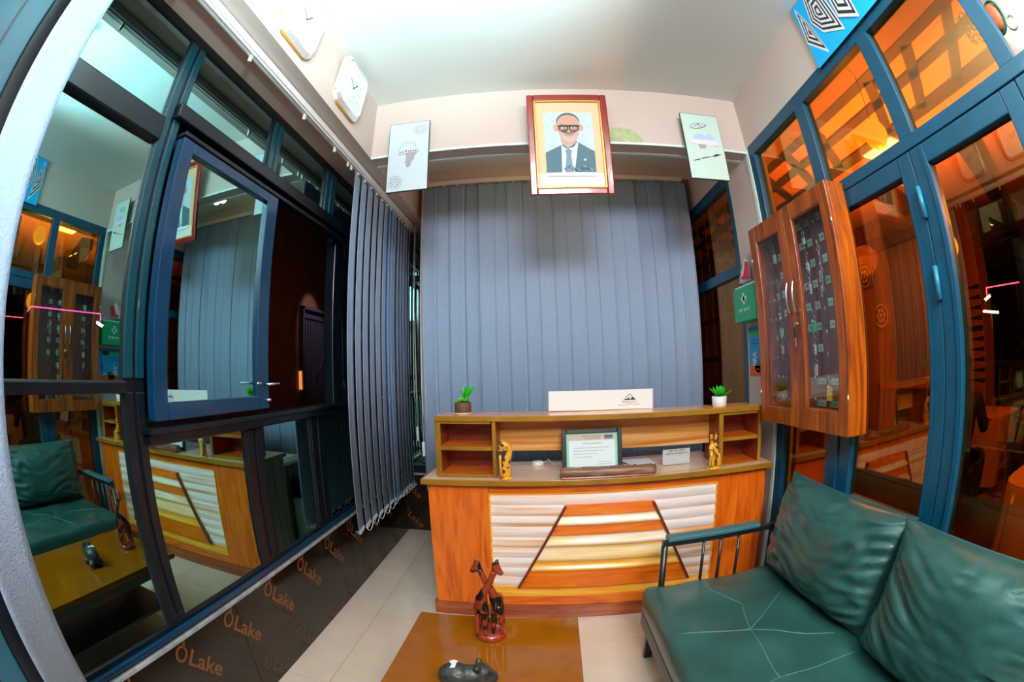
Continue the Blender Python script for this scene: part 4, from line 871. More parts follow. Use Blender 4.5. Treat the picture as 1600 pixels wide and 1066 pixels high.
# two boards with maps
def board(name, label, M_, W_, H_):
    b = thing(name, tuple(M_ @ Vector((0, 0, 0))), label, 'picture')
    MB().box(-W_ / 2, W_ / 2, 0.0, 0.014, 0, H_, M=M_).build('panel', fc('board_edge', (0.02, 0.05, 0.04)), b, bevel=0.001)
    R3 = M_.to_3x3(); f = Flat(M_ @ Vector((0, 0, 0)), R3 @ Vector((1, 0, 0)), R3 @ Vector((0, 0, 1)), R3 @ Vector((0, -1, 0)), 0.0004)
    return b, f
BM1 = Matrix.Translation((-0.663, 2.115, 0.960)) @ Matrix.Rotation(math.radians(1.5), 4, 'X')
b1, f = board('map_board', 'pale board with a small Africa map, left of the portrait', BM1, 0.236, 0.440)
f.rect(-0.115, 0.003, 0.115, 0.437, fc('board_pale', (0.58, 0.68, 0.74))).up()
ln = fc('board_line', (0.36, 0.33, 0.40)); fillg = fc('board_fill', (0.40, 0.34, 0.40)); brn = fc('board_brown', (0.26, 0.18, 0.18))
for (cu_, cv) in ((0.066, 0.386), (-0.068, 0.058)):
    f.ring(cu_, cv, 0.040, 0.040, 0.003, ln); f.ring(cu_, cv, 0.030, 0.030, 0.002, ln)
    for k in range(8): f.ell(cu_ + 0.021 * math.cos(k * PI / 4), cv + 0.021 * math.sin(k * PI / 4), 0.009, 0.004, ln, 10, rot=k * PI / 4)
    f.ring(cu_, cv, 0.008, 0.008, 0.002, brn, 10)
north = [(-0.052, 0.236), (-0.056, 0.262), (-0.040, 0.290), (-0.018, 0.304), (0.004, 0.304), (0.012, 0.296), (0.034, 0.300), (0.042, 0.278), (0.050, 0.250), (0.066, 0.250)]
f.line(north, 0.003, ln); f.poly([(-0.012, 0.238), (0.058, 0.240), (0.066, 0.250), (0.040, 0.212), (0.036, 0.190), (0.024, 0.178), (0.016, 0.150), (-0.006, 0.146), (-0.014, 0.176), (-0.010, 0.205), (-0.016, 0.228)], fillg)
f.up(); f.line([(-0.056, 0.234), (-0.045, 0.228), (-0.030, 0.232), (-0.014, 0.230)], 0.004, brn)
for k, (a, hgt) in enumerate(((-0.044, 0.008), (-0.03, 0.010), (-0.012, 0.018), (0.004, 0.012), (0.016, 0.014), (0.030, 0.012), (0.042, 0.010), (0.056, 0.006))): f.ell(a, 0.240 + hgt / 2, 0.005, hgt / 2, brn, 8)
f.line([(-0.004, 0.145), (0.012, 0.147)], 0.003, brn); f.build('print', b1)
BM2 = Matrix.Translation((0.998, 2.095, 0.986)) @ Matrix.Rotation(math.radians(1.5), 4, 'X')
b2_, f = board('map_board', 'pale board with a pastel country map above a spear, right of the portrait', BM2, 0.241, 0.428)
f.rect(-0.118, 0.003, 0.118, 0.425, fc('board_mint', (0.54, 0.73, 0.65))).up()
f.ell(-0.022, 0.345, 0.052, 0.020, brn, 20, rot=0.22).up(); f.ell(-0.022, 0.346, 0.047, 0.015, fc('board_mint', (0, 0, 0)), 20, rot=0.22).up()
for a in (-0.05, -0.02, 0.01): f.line([(a, 0.336), (a + 0.030, 0.356)], 0.004, brn)
f.ell(-0.015, 0.356, 0.006, 0.004, pk, 8)
mapo = [(-0.085, 0.218), (-0.082, 0.236), (-0.066, 0.250), (-0.058, 0.278), (-0.030, 0.292), (0.0, 0.286), (0.018, 0.278), (0.040, 0.300), (0.062, 0.288), (0.078, 0.250), (0.086, 0.214), (0.070, 0.214), (0.052, 0.220), (0.030, 0.214), (0.012, 0.216), (0.004, 0.196), (-0.036, 0.192), (-0.044, 0.216), (-0.064, 0.220)]
def clipz(poly, lo, hi):
    out = []
    for (a, b), (c, d) in zip(poly, poly[1:] + poly[:1]):
        if lo <= b <= hi: out.append((a, b))
        for q in (lo, hi):
            if (b - q) * (d - q) < 0: out.append((a + (c - a) * (q - b) / (d - b), q))
    return out
f.poly(clipz(mapo, 0.252, 0.4), fc('map_blue', (0.42, 0.58, 0.86))).poly(clipz(mapo, 0.2205, 0.252), fc('map_pink', (0.80, 0.70, 0.80)))
f.poly([(-0.044, 0.2205), (0.010, 0.2205), (0.004, 0.196), (-0.036, 0.192)], fillg).poly([(-0.085, 0.218), (-0.08, 0.2205), (-0.05, 0.2205), (-0.064, 0.216)], fillg).poly([(0.03, 0.2205), (0.084, 0.2205), (0.086, 0.213), (0.052, 0.219)], fillg)
f.line([(-0.092, 0.110), (-0.030, 0.128), (0.040, 0.148)], 0.004, brn).poly([(-0.095, 0.108), (-0.055, 0.124), (-0.050, 0.117)], pk).poly([(0.040, 0.152), (0.062, 0.164), (0.098, 0.164), (0.066, 0.150), (0.042, 0.144)], pk)
for k in range(5): f.ell(-0.030 + k * 0.010, 0.129 + k * 0.003, 0.005, 0.004, pk, 8)
f.build('print', b2_)
# blue patterned board on the right wall
bp = thing('patterned_board', (XR, 0.915, 1.215), 'bright blue board with black and white diamond spirals high on the right wall', 'picture')
MB().box(XR - 0.016, XR, 0.60, 1.222, 1.216, 1.594).build('panel', fc('board_navy', (0.01, 0.03, 0.06)), bp)
f = Flat((XR - 0.016, 1.222, 1.216), (0, -1, 0), (0, 0, 1), (-1, 0, 0), 0.0003)
cy_ = fc('board_cyan', (0.0, 0.44, 0.90)); f.rect(0, 0, 0.62, 0.378, cy_).up()
def nest(pts, m=6):
    cx = sum(p[0] for p in pts) / len(pts); cz = sum(p[1] for p in pts) / len(pts)
    for k in range(m):
        s_ = 1 - k / m; f.poly([(cx + (a - cx) * s_, cz + (b - cz) * s_) for a, b in pts], pw if k % 2 == 0 else pk); f.up()
nest([(0.0, 0.15), (0.118, 0.015), (0.085, 0.20), (0.03, 0.372)]); nest([(0.095, 0.215), (0.135, 0.375), (0.26, 0.375), (0.285, 0.03), (0.145, 0.115)], 9)
nest([(0.30, 0.372), (0.285, 0.10), (0.405, 0.01), (0.42, 0.20)]); nest([(0.43, 0.21), (0.46, 0.375), (0.60, 0.375), (0.61, 0.12), (0.50, 0.05)], 8)
f.build('print', bp)
# two framed clocks on the bulkhead, tipped forward
def clock(y, z, label, tilt):
    c = thing('wall_clock', (XL + 0.01, y, z), label, 'clock', 'wall clocks on the left bulkhead')
    TC = Matrix.Translation((XL + 0.012, y, z)) @ Matrix.Rotation(math.radians(tilt), 4, 'Y')
    def octo(h, c_, n=3):
        out = []
        for sx, sy in ((1, 1), (-1, 1), (-1, -1), (1, -1)):
            cc = (sx * (h - c_), sy * (h - c_)); a0 = math.atan2(sy, sx) - PI / 4
            for k in range(n + 1): t = a0 + PI / 2 * k / n; out.append((cc[0] + c_ * math.cos(t), cc[1] + c_ * math.sin(t)))
        return out
    fn = lambda u, v, d: TC @ Vector((d, -u, v))
    vs = []; outl = octo(0.150, 0.06); inl = octo(0.130, 0.05); n = len(outl); mb = MB()
    for pl, d in ((outl, 0.0), (outl, 0.022), (inl, 0.036), (inl, 0.026)): vs += [fn(u, v, d) for u, v in pl]
    fs = [(r * n + k, r * n + (k + 1) % n, (r + 1) * n + (k + 1) % n, (r + 1) * n + k) for r in range(3) for k in range(n)] + [list(range(n))]
    mb.add(vs, fs, 0, False).build('frame', silver_m, c)
    for sgn in (-1, 1):
        mb = MB()
        for k in range(16): mb.ball(fn(sgn * 0.140, -0.085 + k * 0.0113, 0.031), 0.0052, 6)
        mb.build('bead_row', silver_m, c)
    MB().prism(inl, fn, 0.018, 0.027).build('dial', pw, c)
    mb = MB()
    mb.tube([fn(-0.150, -0.09, 0.012), fn(-0.10, -0.148, 0.012), fn(0.10, -0.150, 0.012), fn(0.150, -0.09, 0.012)], 0.006, 6); mb.build('gold_edge', gold_m, c)
    R3 = TC.to_3x3(); f = Flat(TC @ Vector((0.0272, 0, 0)), R3 @ Vector((0, -1, 0)), R3 @ Vector((0, 0, 1)), R3 @ Vector((1, 0, 0)))
    for k in range(12): f.text(str(12 if k == 0 else k), 0.085 * math.sin(k * PI / 6), 0.085 * math.cos(k * PI / 6) - 0.008, 0.020, pg)
    for a, b in ((0.08, 0.0), (-0.05, -0.08)): f.ring(a * 0.6, b * 0.6, 0.016, 0.016, 0.003, fc('print_pink', (0.7, 0.45, 0.45)), 12)
    f.line([(-0.004, 0.0), (0.055, 0.035)], 0.005, pk); f.line([(0, 0), (-0.035, 0.042)], 0.006, pk); f.ell(0, 0, 0.006, 0.006, pk, 10); f.text('QUARTZ', 0, 0.028, 0.016, pg)
    tag(f.build('hands_and_numerals', c), kind='stuff')
clock(1.115, 1.412, 'white rounded square wall clock nearest the lens on the left bulkhead', 6)
clock(1.700, 1.418, 'white rounded square wall clock nearer the beam on the left bulkhead', 6)

# lamps that are seen
bl_ = thing('bulb_lamp', (0.06, 2.40, 1.27), 'small lit bulb behind the portrait under the recess ceiling', 'lamp')
MB().ball((0.06, 2.36, 1.262), 0.028, 12).build('bulb', bulb_m, bl_); MB().lathe((0.06, 2.36, 1.285), [(0.014, 0), (0.014, 0.03), (0.03, 0.035), (0.03, 0.315)], 14).build('holder', white_m, bl_)
cl_ = thing('ceiling_light', (-0.33, 0.50, 1.45), 'cool white bulb in a round holder on the ceiling near the left windows', 'lamp')
MB().ball((-0.33, 0.50, 1.50), 0.045, 12).build('bulb', cool_m, cl_); MB().lathe((-0.33, 0.50, 1.54), [(0.02, 0), (0.025, 0.02), (0.05, 0.03), (0.05, 0.058)], 18).build('holder', white_m, cl_)

# ================================================================== SOFA
so = thing('sofa', (0.85, 0.88, FL), 'two-seat sofa in teal leather on a black metal frame along the right wall', 'sofa')
SY0, SY1 = -0.02, 1.745
def rbox(name, mat, parent, x0, x1, y0, y1, z0, z1, r=0.03, crown=0.02, nx=22, ny=34, wr=0.0, seed=0, tufts=()):
    """upholstered slab: rounded edges, crowned top, optional tuft dimples"""
    mb = MB(); cx, cy, cz = (x0 + x1) / 2, (y0 + y1) / 2, (z0 + z1) / 2; hx, hy, hz = (x1 - x0) / 2, (y1 - y0) / 2, (z1 - z0) / 2
    def rnd(u, v, top):
        x, y = u * hx, v * hy
        ex = max(0, abs(x) - (hx - r)) / r; ey = max(0, abs(y) - (hy - r)) / r; e = min(1, math.hypot(ex, ey))
        z = hz - r * (1 - math.sqrt(max(0, 1 - e * e)))
        if ex > 0 and ey > 0 and math.hypot(ex, ey) > 1:
            s_ = 1 / math.hypot(ex, ey); x = math.copysign(hx - r + ex * s_ * r, x); y = math.copysign(hy - r + ey * s_ * r, y)
        if top:
            z += crown * (1 - u ** 4) * (1 - v ** 4)
            for (ty, tx) in tufts:
                q = math.hypot(cx + x - tx, cy + y - ty); z -= 0.016 * math.exp(-(q / 0.035) ** 2)
            if wr: z += wr * noise.noise(Vector((x * 6, y * 5, seed)))
        return (cx + x, cy + y, cz + (z if top else -z))
    us = [-1 + 2 * i / nx for i in range(nx + 1)]; vs_ = [-1 + 2 * j / ny for j in range(ny + 1)]
    us = [math.copysign(abs(u) ** 0.8, u) for u in us]; vs_ = [math.copysign(abs(v) ** 0.8, v) for v in vs_]
    vs = [rnd(u, v, True) for v in vs_ for u in us] + [rnd(u, v, False) for v in vs_ for u in us]
    W = nx + 1; o = W * (ny + 1); fs = []
    for j in range(ny):
        for i in range(nx):
            a = j * W + i; fs += [(a, a + 1, a + W + 1, a + W), (o + a, o + a + W, o + a + W + 1, o + a + 1)]
    for i in range(nx): fs += [(i + 1, i, o + i, o + i + 1), (ny * W + i, ny * W + i + 1, o + ny * W + i + 1, o + ny * W + i)]
    for j in range(ny): fs += [(j * W, (j + 1) * W, o + (j + 1) * W, o + j * W), ((j + 1) * W + nx, j * W + nx, o + j * W + nx, o + (j + 1) * W + nx)]
    mb.add(vs, fs, 0, True); return mb.build(name, mat, parent)
SZ = -0.99
seat = rbox('seat_cushion', sofa_m, so, 0.445, 1.20, SY0, SY1, -1.125, SZ, 0.035, 0.016, 40, 80, 0.014, 2)
def seamline(name, pts, parent=so, m=None, r=0.0022): return MB().tube(pts, r, 5).build(name, m or sofa_m, parent)
def sz(x, y): return SZ + 0.016 * (1 - ((x - 0.8225) / 0.3775) ** 4) * (1 - ((y - 0.8625) / 0.8825) ** 4) + 0.0005 + 0.014 * noise.noise(Vector(((x - 0.8225) * 6, (y - 0.8625) * 5, 2)))
seam_m = pbr('pale_seam', (0.09, 0.24, 0.24), 0.4)
for pts in ([(0.50, 1.30), (0.75, 1.22), (1.02, 1.45)], [(0.75, 1.22), (1.02, 1.02)], [(0.46, 0.86), (0.72, 0.90), (1.05, 0.87)], [(0.75, 1.22), (0.72, 0.90)], [(0.70, 1.62), (0.80, 1.42), (0.75, 1.22)]):
    seamline('seam', [(x, y, sz(x, y)) for x, y in [(pts[i][0] + (pts[i + 1][0] - pts[i][0]) * k / 6, pts[i][1] + (pts[i + 1][1] - pts[i][1]) * k / 6) for i in range(len(pts) - 1) for k in range(7)]], m=seam_m, r=0.0018)
MB().box(0.452, 0.480, SY0 + 0.02, SY1 - 0.01, -1.20, -1.115).build('front_rail', sofaside_m, so, bevel=0.008)
MB().box(0.48, 1.22, SY1 - 0.03, SY1 - 0.008, -1.19, -1.12).build('side_rail', black_m, so, bevel=0.004)
MB().box(0.48, 1.22, SY0 + 0.02, SY0 + 0.045, -1.19, -1.12).build('side_rail', black_m, so, bevel=0.004)
for x in (0.50, 1.16):
    for y in (SY0 + 0.04, SY1 - 0.035): MB().box(x - 0.02, x + 0.02, y - 0.02, y + 0.02, FL, -1.13).build('leg', black_m, so, bevel=0.004)
def pillow(name, yc, wdt, hgt, thk, seed, tilt=14, yaw=0):
    M_ = Matrix.Translation((1.215, yc, SZ - 0.022)) @ Matrix.Rotation(math.radians(yaw), 4, 'Z') @ Matrix.Rotation(math.radians(tilt), 4, 'Y')
    n = 64; vs = []; 
    def pt(u, v, side):
        t = (max(0, 1 - abs(u) ** 3.0) ** 0.55) * (max(0, 1 - abs(v) ** 3.2) ** 0.55)
        pin = 1 - 0.055 * (1 - abs(u) ** 2) * (abs(v) ** 6); pin2 = 1 - 0.06 * (1 - abs(v) ** 2) * (abs(u) ** 6)
        y = u * wdt / 2 * pin2; z = (v + 1) / 2 * hgt; z = hgt / 2 + (z - hgt / 2) * pin
        edge = max(abs(u), abs(v))
        q = noise.noise(Vector((u * 1.3 + seed, v * 1.3, seed))); wr = abs(noise.noise(Vector((u * 2.2 + q, v * 6.5 + 2.5 * u * (1 if u < 0 else -1) + q * 2, seed)))) * -0.040 * (0.25 + abs(u) ** 1.2) * (1.15 - 0.35 * v) + noise.noise(Vector((u * 9 + v * 3 + q * 2, v * 2.0, seed * 2.0))) * 0.014 * max(0.2, v) + 0.012
        x = side * (thk / 2 * t + (wr if side < 0 else 0) * min(1, t * 1.6))
        return M_ @ Vector((x - thk / 2, y, z))
    us = [math.sin(PI / 2 * (-1 + 2 * i / n)) for i in range(n + 1)]
    vs = [pt(u, v, -1) for v in us for u in us] + [pt(u, v, 1) for v in us for u in us]
    W = n + 1; o = W * W; fs = []
    for j in range(n):
        for i in range(n): a = j * W + i; fs += [(a, a + 1, a + W + 1, a + W), (o + a, o + a + W, o + a + W + 1, o + a + 1)]
    mb = MB().add(vs, fs, 0, True); ob = mb.build(name, sofa_m, so)
    bm = bmesh.new(); bm.from_mesh(ob.data); bmesh.ops.remove_doubles(bm, verts=bm.verts, dist=0.0004); bmesh.ops.recalc_face_normals(bm, faces=bm.faces); bm.to_mesh(ob.data); bm.free()
    mb = MB(); ring = [(u, -1) for u in us] + [(1, v) for v in us[1:]] + [(u, 1) for u in reversed(us[:-1])] + [(-1, v) for v in reversed(us[1:-1])]
    mb.tube([pt(u, v, -1) for u, v in ring], 0.005, 6, ring=True).build('piping', sofa_m, ob)
    return ob
pillow('back_cushion', 1.325, 0.86, 0.46, 0.25, 1.3, 13, 0)
pillow('back_cushion', 0.475, 0.90, 0.46, 0.27, 4.1, 13, 2)
# arm rest, back frame
AY = 1.768
MB().tube([(0.545, AY, FL + 0.0), (0.545, AY, -0.80)], 0.016, 4).build('front_post', black_m, so); MB().tube([(1.22, AY, FL), (1.22, AY, -0.66)], 0.016, 4).build('rear_post', black_m, so)
MB().box(0.532, 1.235, AY - 0.014, AY + 0.014, -0.806, -0.780).build('arm_rail', black_m, so, bevel=0.003)
MB().box(0.552, 1.02, AY - 0.030, AY + 0.030, -0.780, -0.757).build('arm_pad', pad_m, so, bevel=0.008, seg=3)
for x in (0.735, 0.822, 0.918): MB().tube([(x, AY, -1.12), (x, AY, -0.80)], 0.008, 8).build('arm_bar', black_m, so)
MB().box(0.532, 1.235, AY - 0.012, AY + 0.012, -1.135, -1.11).build('lower_rail', black_m, so)
MB().box(1.232, 1.256, 0.0, 1.78, -0.70, -0.665).build('back_rail', black_m, so, bevel=0.004)
for y in (0.1, 0.5, 0.9, 1.3, 1.7): MB().box(1.236, 1.252, y, y + 0.02, -1.15, -0.68).build('back_bar', black_m, so)

# ================================================================== COFFEE TABLE
TZ = -0.95
ta = thing('coffee_table', (-0.17, 0.85, FL), 'low glossy brown coffee table in the foreground', 'table')
TTM = Matrix.Translation((-0.170, 0.85, 0)) @ Matrix.Rotation(math.radians(-1.5), 4, 'Z')
MB().box(-0.315, 0.290, -0.60, 0.625, TZ - 0.028, TZ, M=TTM).build('table_top', table_m, ta, bevel=0.003)
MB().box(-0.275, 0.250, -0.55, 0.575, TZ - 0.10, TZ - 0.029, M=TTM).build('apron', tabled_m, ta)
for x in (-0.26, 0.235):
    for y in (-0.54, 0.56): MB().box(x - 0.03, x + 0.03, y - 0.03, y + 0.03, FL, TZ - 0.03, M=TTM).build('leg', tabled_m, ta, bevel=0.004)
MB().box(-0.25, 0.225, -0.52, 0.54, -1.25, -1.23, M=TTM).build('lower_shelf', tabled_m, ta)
dk_m = spotted('dark_mottled_wood', (0.26, 0.035, 0.012), (0.010, 0.006, 0.006), 24, 0.56, 0.2)
gp = thing('giraffe_carving', (-0.178, 1.34, TZ), 'dark pair of entwined giraffes carved on a round base, on the coffee table', 'figurine')
MB().lathe((-0.178, 1.34, TZ), [(0.052, 0), (0.055, 0.006), (0.052, 0.018), (0.046, 0.024), (0.02, 0.026)], 26).build('base', pbr('red_brown_wood', (0.30, 0.035, 0.015), 0.2, coat=0.6), gp)
def dgir(cx, sg, yo):
    z = TZ + 0.022; Y = 1.335 + yo
    P = lambda a, b, c, r: (cx + a * sg, Y + b, z + c, r, r)
    pts = [P(0, -0.012, 0.150, 0.021), P(-0.002, 0.030, 0.140, 0.019), P(-0.014, -0.026, 0.085, 0.0085), P(-0.016, -0.032, 0.0, 0.0065), P(0.012, -0.026, 0.085, 0.0085), P(0.014, -0.032, 0.0, 0.0065),
           P(-0.012, 0.036, 0.085, 0.009), P(-0.014, 0.040, 0.0, 0.0065), P(0.012, 0.036, 0.085, 0.009), P(0.014, 0.040, 0.0, 0.0065),
           P(0.012, -0.024, 0.185, 0.015), P(0.032, -0.020, 0.220, 0.012), P(0.046, -0.014, 0.255, 0.0115), P(0.058, -0.014, 0.280, 0.013), P(0.080, -0.020, 0.258, 0.0085), P(0.062, -0.006, 0.312, 0.0045), P(0.050, -0.022, 0.308, 0.0045)]
    ed = [(0, 1), (0, 2), (2, 3), (0, 4), (4, 5), (1, 6), (6, 7), (1, 8), (8, 9), (0, 10), (10, 11), (11, 12), (12, 13), (13, 14), (13, 15), (13, 16)]
    skinfig('giraffe', dk_m, gp, pts, ed, sub=2)
dgir(-0.204, 1, -0.004); dgir(-0.152, -1, 0.012)
# hippo carving, stone, with a white sticker
hp = thing('hippo_carving', (-0.225, 1.03, TZ), 'dark stone hippo carving with a small white sticker, on the coffee table', 'figurine')
hz = TZ
mb = MB()
for c, r, q in (((-0.250, 1.075, 0.058), 0.052, (1.05, 0.84, 0.92)), ((-0.205, 1.080, 0.060), 0.042, (1.1, 0.85, 0.9)), ((-0.176, 1.084, 0.070), 0.036, (0.95, 0.9, 1.0)), ((-0.154, 1.086, 0.052), 0.027, (1, 1, 0.9)), ((-0.185, 1.062, 0.104), 0.010, (1, 1, 1)), ((-0.185, 1.108, 0.104), 0.010, (1, 1, 1)),
                 ((-0.275, 1.045, 0.022), 0.022, (1, 1, 1)), ((-0.275, 1.103, 0.022), 0.022, (1, 1, 1)), ((-0.205, 1.050, 0.022), 0.021, (1, 1, 1)), ((-0.205, 1.108, 0.022), 0.021, (1, 1, 1))):
    mb.ball((c[0] + 0.004, c[1] - 0.055, hz + c[2] * 0.95), r, 12, sq=q)
hb = mb.build('body', stone_m, hp)
rm = hb.modifiers.new('remesh', 'REMESH'); rm.mode = 'VOXEL'; rm.voxel_size = 0.0035; rm.use_smooth_shade = True
sm_ = hb.modifiers.new('smooth', 'SMOOTH'); sm_.iterations = 5; sm_.factor = 0.5
f = Flat((-0.256, 1.020, hz + 0.1025), (0.97, 0.1, 0.05), (-0.1, 0.95, -0.05), (0, 0.1, 1), 0.0005); f.poly([(-0.004, -0.02), (0.012, -0.02), (0.015, 0.010), (0.020, 0.016), (0.008, 0.026), (-0.006, 0.020), (-0.004, 0.008), (0.002, 0.002)], pw); f.build('sticker', hp)

# ================================================================== RESTAURANT BEYOND THE RIGHT GLASS
RZ = 1.615
tag(MB().box(1.45, 11, -4, 7, RZ, RZ + 0.1).build('ceiling', rceil_m), kind='structure')
tag(MB().box(1.37, 11, -4, 7, FL - 0.06, FL - 0.01).build('floor', rfloor_m), kind='structure')
wf = MB().box(4.30, 4.45, 2.95, 6.6, FL, RZ).build('wall_far', rwall_m); tag(wf, kind='structure')
for k in range(22): MB().box(4.285, 4.30, 2.97 + k * 0.16, 3.12 + k * 0.16, FL, 1.20).build('board', rwall_m, wf)
bx('cornice', rbeam_m, wf, 4.20, 4.30, 2.95, 6.6, 1.20, 1.36); bx('shelf', plinth_m, wf, 4.05, 4.29, 2.9, 4.0, -0.42, -0.38)
bx('pilaster', pbr('light_pilaster', (0.36, 0.17, 0.06), 0.6), wf, 4.18, 4.30, 4.15, 4.40, FL, 1.2)
we = MB().box(1.45, 11, 6.5, 6.65, FL, RZ).build('wall_end', rdark_m); tag(we, kind='structure')
tag(MB().box(10.4, 10.6, -4, 6.5, FL, RZ).build('wall_right_far', rdark_m), kind='structure')
tag(MB().box(1.45, 11, -4.1, -4.0, FL, RZ).build('wall_near_far', rdark_m), kind='structure')
tag(MB().box(1.44, 1.46, 2.14, 3.6, 1.24, RZ).build('wall_header', rdark_m), kind='structure')
cb = struct('ceiling_beams', (2.4, 1.5, 1.45))
for i, (x0, x1) in enumerate(((2.02, 2.12), (2.30, 2.40), (2.68, 2.84))): bx('beam', rbeam_m, cb, x0, x1, -3.5, 6.4, 1.595, 1.615)
bx('soffit_panel', pbr('brown_soffit_panel', (0.34, 0.14, 0.035), 0.6), cb, 1.46, 2.02, -3.5, 6.4, 1.600, 1.615)
for k in range(-5, 9):
    y0 = 1.56 + k * 0.46 + (0.3 if k > 0 else 0)
    M_ = Matrix.Translation((2.10, y0, 1.605)) @ Matrix.Rotation(math.atan2(0.42, 0.56), 4, 'Z')
    MB().box(0, 0.80, -0.045, 0.045, -0.010, 0.010, M=M_).build('beam', rbeam_m, cb)
for k, (x, y) in enumerate(((2.2, 1.50), (2.2, 2.42))): MB().lathe((x, y, 1.575), [(0.075, 0), (0.08, 0.01), (0.08, 0.035)], 20).build('junction_disc', rbeam_m, cb)
for k in range(4):
    M_ = Matrix.Translation((3.0, 0.2 + k * 1.3, 1.60)) @ Matrix.Rotation(math.radians(18), 4, 'Z'); MB().box(0, 7, -0.10, 0.10, -0.12, 0.015, M=M_).build('beam', rbeam_m, cb)
tag(MB().box(1.60, 1.66, -0.9, 0.40, 0.45, 1.595).build('wall_partition', wall_m), kind='structure')
on = thing('woven_ornament', (1.50, 0.33, 0.87), 'woven net and brown basket ornament hanging behind the top right glass', 'ornament')
mb = MB()
for k in range(5):
    z = 0.950 + 0.026 * k; r = 0.048 - 0.006 * abs(k - 2)
    mb.tube([(1.50 + r * 0.5 * math.cos(t), 0.398 + r * math.sin(t), z + 0.012 * math.sin(5 * t)) for t in [2 * PI * q / 20 for q in range(20)]], 0.003, 5, ring=True)
for q in range(10):
    t = 2 * PI * q / 10; mb.tube([(1.50 + 0.032 * math.cos(t + 0.3 * math.sin(k * 2)), 0.398 + 0.046 * math.sin(t + 0.15 * (k % 2)), 0.950 + 0.026 * k) for k in range(5)], 0.003, 5)
tag(mb.build('net', fc('ornament_brown', (0.10, 0.03, 0.012)), on), kind='stuff')
mb = MB(); mb.ball((1.50, 0.262, 0.965), 0.046, 12, sq=(0.5, 1, 1.25)); mb.build('basket', fc('ornament_rust', (0.36, 0.10, 0.03)), on)
MB().tube([(1.50 + 0.02 * math.cos(t), 0.262 + 0.050 * math.cos(t), 0.965 + 0.062 * math.sin(t)) for t in [2 * PI * q / 24 for q in range(24)]], 0.006, 6, ring=True).build('rim', fc('ornament_teal', (0.01, 0.16, 0.14)), on)
MB().tube([(1.50, 0.200 + 0.026 * math.cos(t), 0.915 + 0.026 * math.sin(t)) for t in [2 * PI * q / 20 for q in range(20)]], 0.007, 6, ring=True).build('ring', fc('ornament_pale', (0.45, 0.50, 0.34)), on)
MB().tube([(1.50, 0.29, 1.02), (1.50, 0.30, 1.60)], 0.002, 5).build('cord', black_m, on)
pl_ = thing('pendant_lamp', (1.97, 1.58, 1.19), 'glowing yellow globe pendant beyond the right glass', 'lamp')
MB().ball((1.97, 1.58, 1.19), 0.082, 16, sq=(1, 1, 1.1)).build('globe', pend_m, pl_); MB().tube([(1.97, 1.58, 1.28), (1.99, 1.57, 1.615)], 0.003, 5).build('cord', black_m, pl_)
pl2 = thing('pendant_lamp', (4.2, 2.55, 1.0), 'yellow globe pendant half hidden behind the right door post', 'lamp')
MB().ball((3.4, 2.145, 0.78), 0.10, 16, sq=(1, 1, 1.1)).build('globe', pend_m, pl2); MB().tube([(3.4, 2.145, 0.88), (3.4, 2.145, 1.615)], 0.003, 5).build('cord', black_m, pl2)
tl = thing('tube_lamp', (2.86, 2.26, 1.56), 'bright warm tube lamp on the orange ceiling', 'lamp')
MB().box(2.78, 2.90, 2.08, 2.46, 1.565, 1.58).build('diffuser', tube_m, tl, bevel=0.006); MB().box(2.77, 2.91, 2.06, 2.48, 1.58, 1.595).build('base', white_m, tl)
# plates on the boarded wall
def plate(y, z, r, label, xp=4.255):
    p = thing('wall_plate', (4.27, y, z), label, 'plate', 'round plates on the boarded wall'); dark = fc('plate_dark', (0.10, 0.03, 0.012)); lite = fc('plate_light', (0.62, 0.40, 0.22))
    MB().lathe((xp, y, z), [(r, 0.0), (r, 0.012), (r * 0.7, 0.025), (0.01, 0.028)], 28, axis='x').build('dish', lite, p)
    f = Flat((xp - 0.001, y, z), (0, -1, 0), (0, 0, 1), (-1, 0, 0), 0.001); f.ell(0, 0, r, r, dark).up(); f.ell(0, 0, r * 0.86, r * 0.86, lite).up(); f.ell(0, 0, r * 0.72, r * 0.72, dark).up(); f.poly([(r * (0.50 + 0.1 * math.cos(6 * t)) * math.cos(t), r * (0.50 + 0.1 * math.cos(6 * t)) * math.sin(t)) for t in [2 * PI * k / 36 for k in range(36)]], lite).up(); f.ell(0, 0, r * 0.3, r * 0.3, dark).up(); f.ell(0, 0, r * 0.16, r * 0.16, lite); f.build('pattern', p)
plate(4.04, 0.43, 0.17, 'lower round woven plate with a ringed pattern on the boarded wall'); plate(4.19, 0.93, 0.16, 'upper round plate on the boarded wall beside the cabinet', 4.15); 
# far pillar with zigzag pattern
pc = thing('patterned_pillar', (5.0, 3.0, FL), 'pillar with black triangle pattern beyond the right door', 'pillar')
MB().box(5.0, 5.3, 2.72, 3.0, FL, 1.6).build('shaft', pbr('pillar_orange', (0.34, 0.12, 0.035), 0.7), pc)
f = Flat((4.998, 2.86, 0), (0, -1, 0), (0, 0, 1), (-1, 0, 0), 0.001)
for k in range(10): z = 0.62 - k * 0.115; f.poly([(-0.13, z), (0.13, z - 0.03), (0.13, z + 0.03)], pk) if k != 4 else f.rect(-0.13, z - 0.03, 0.13, z + 0.03, pk)
f.build('pattern', pc)
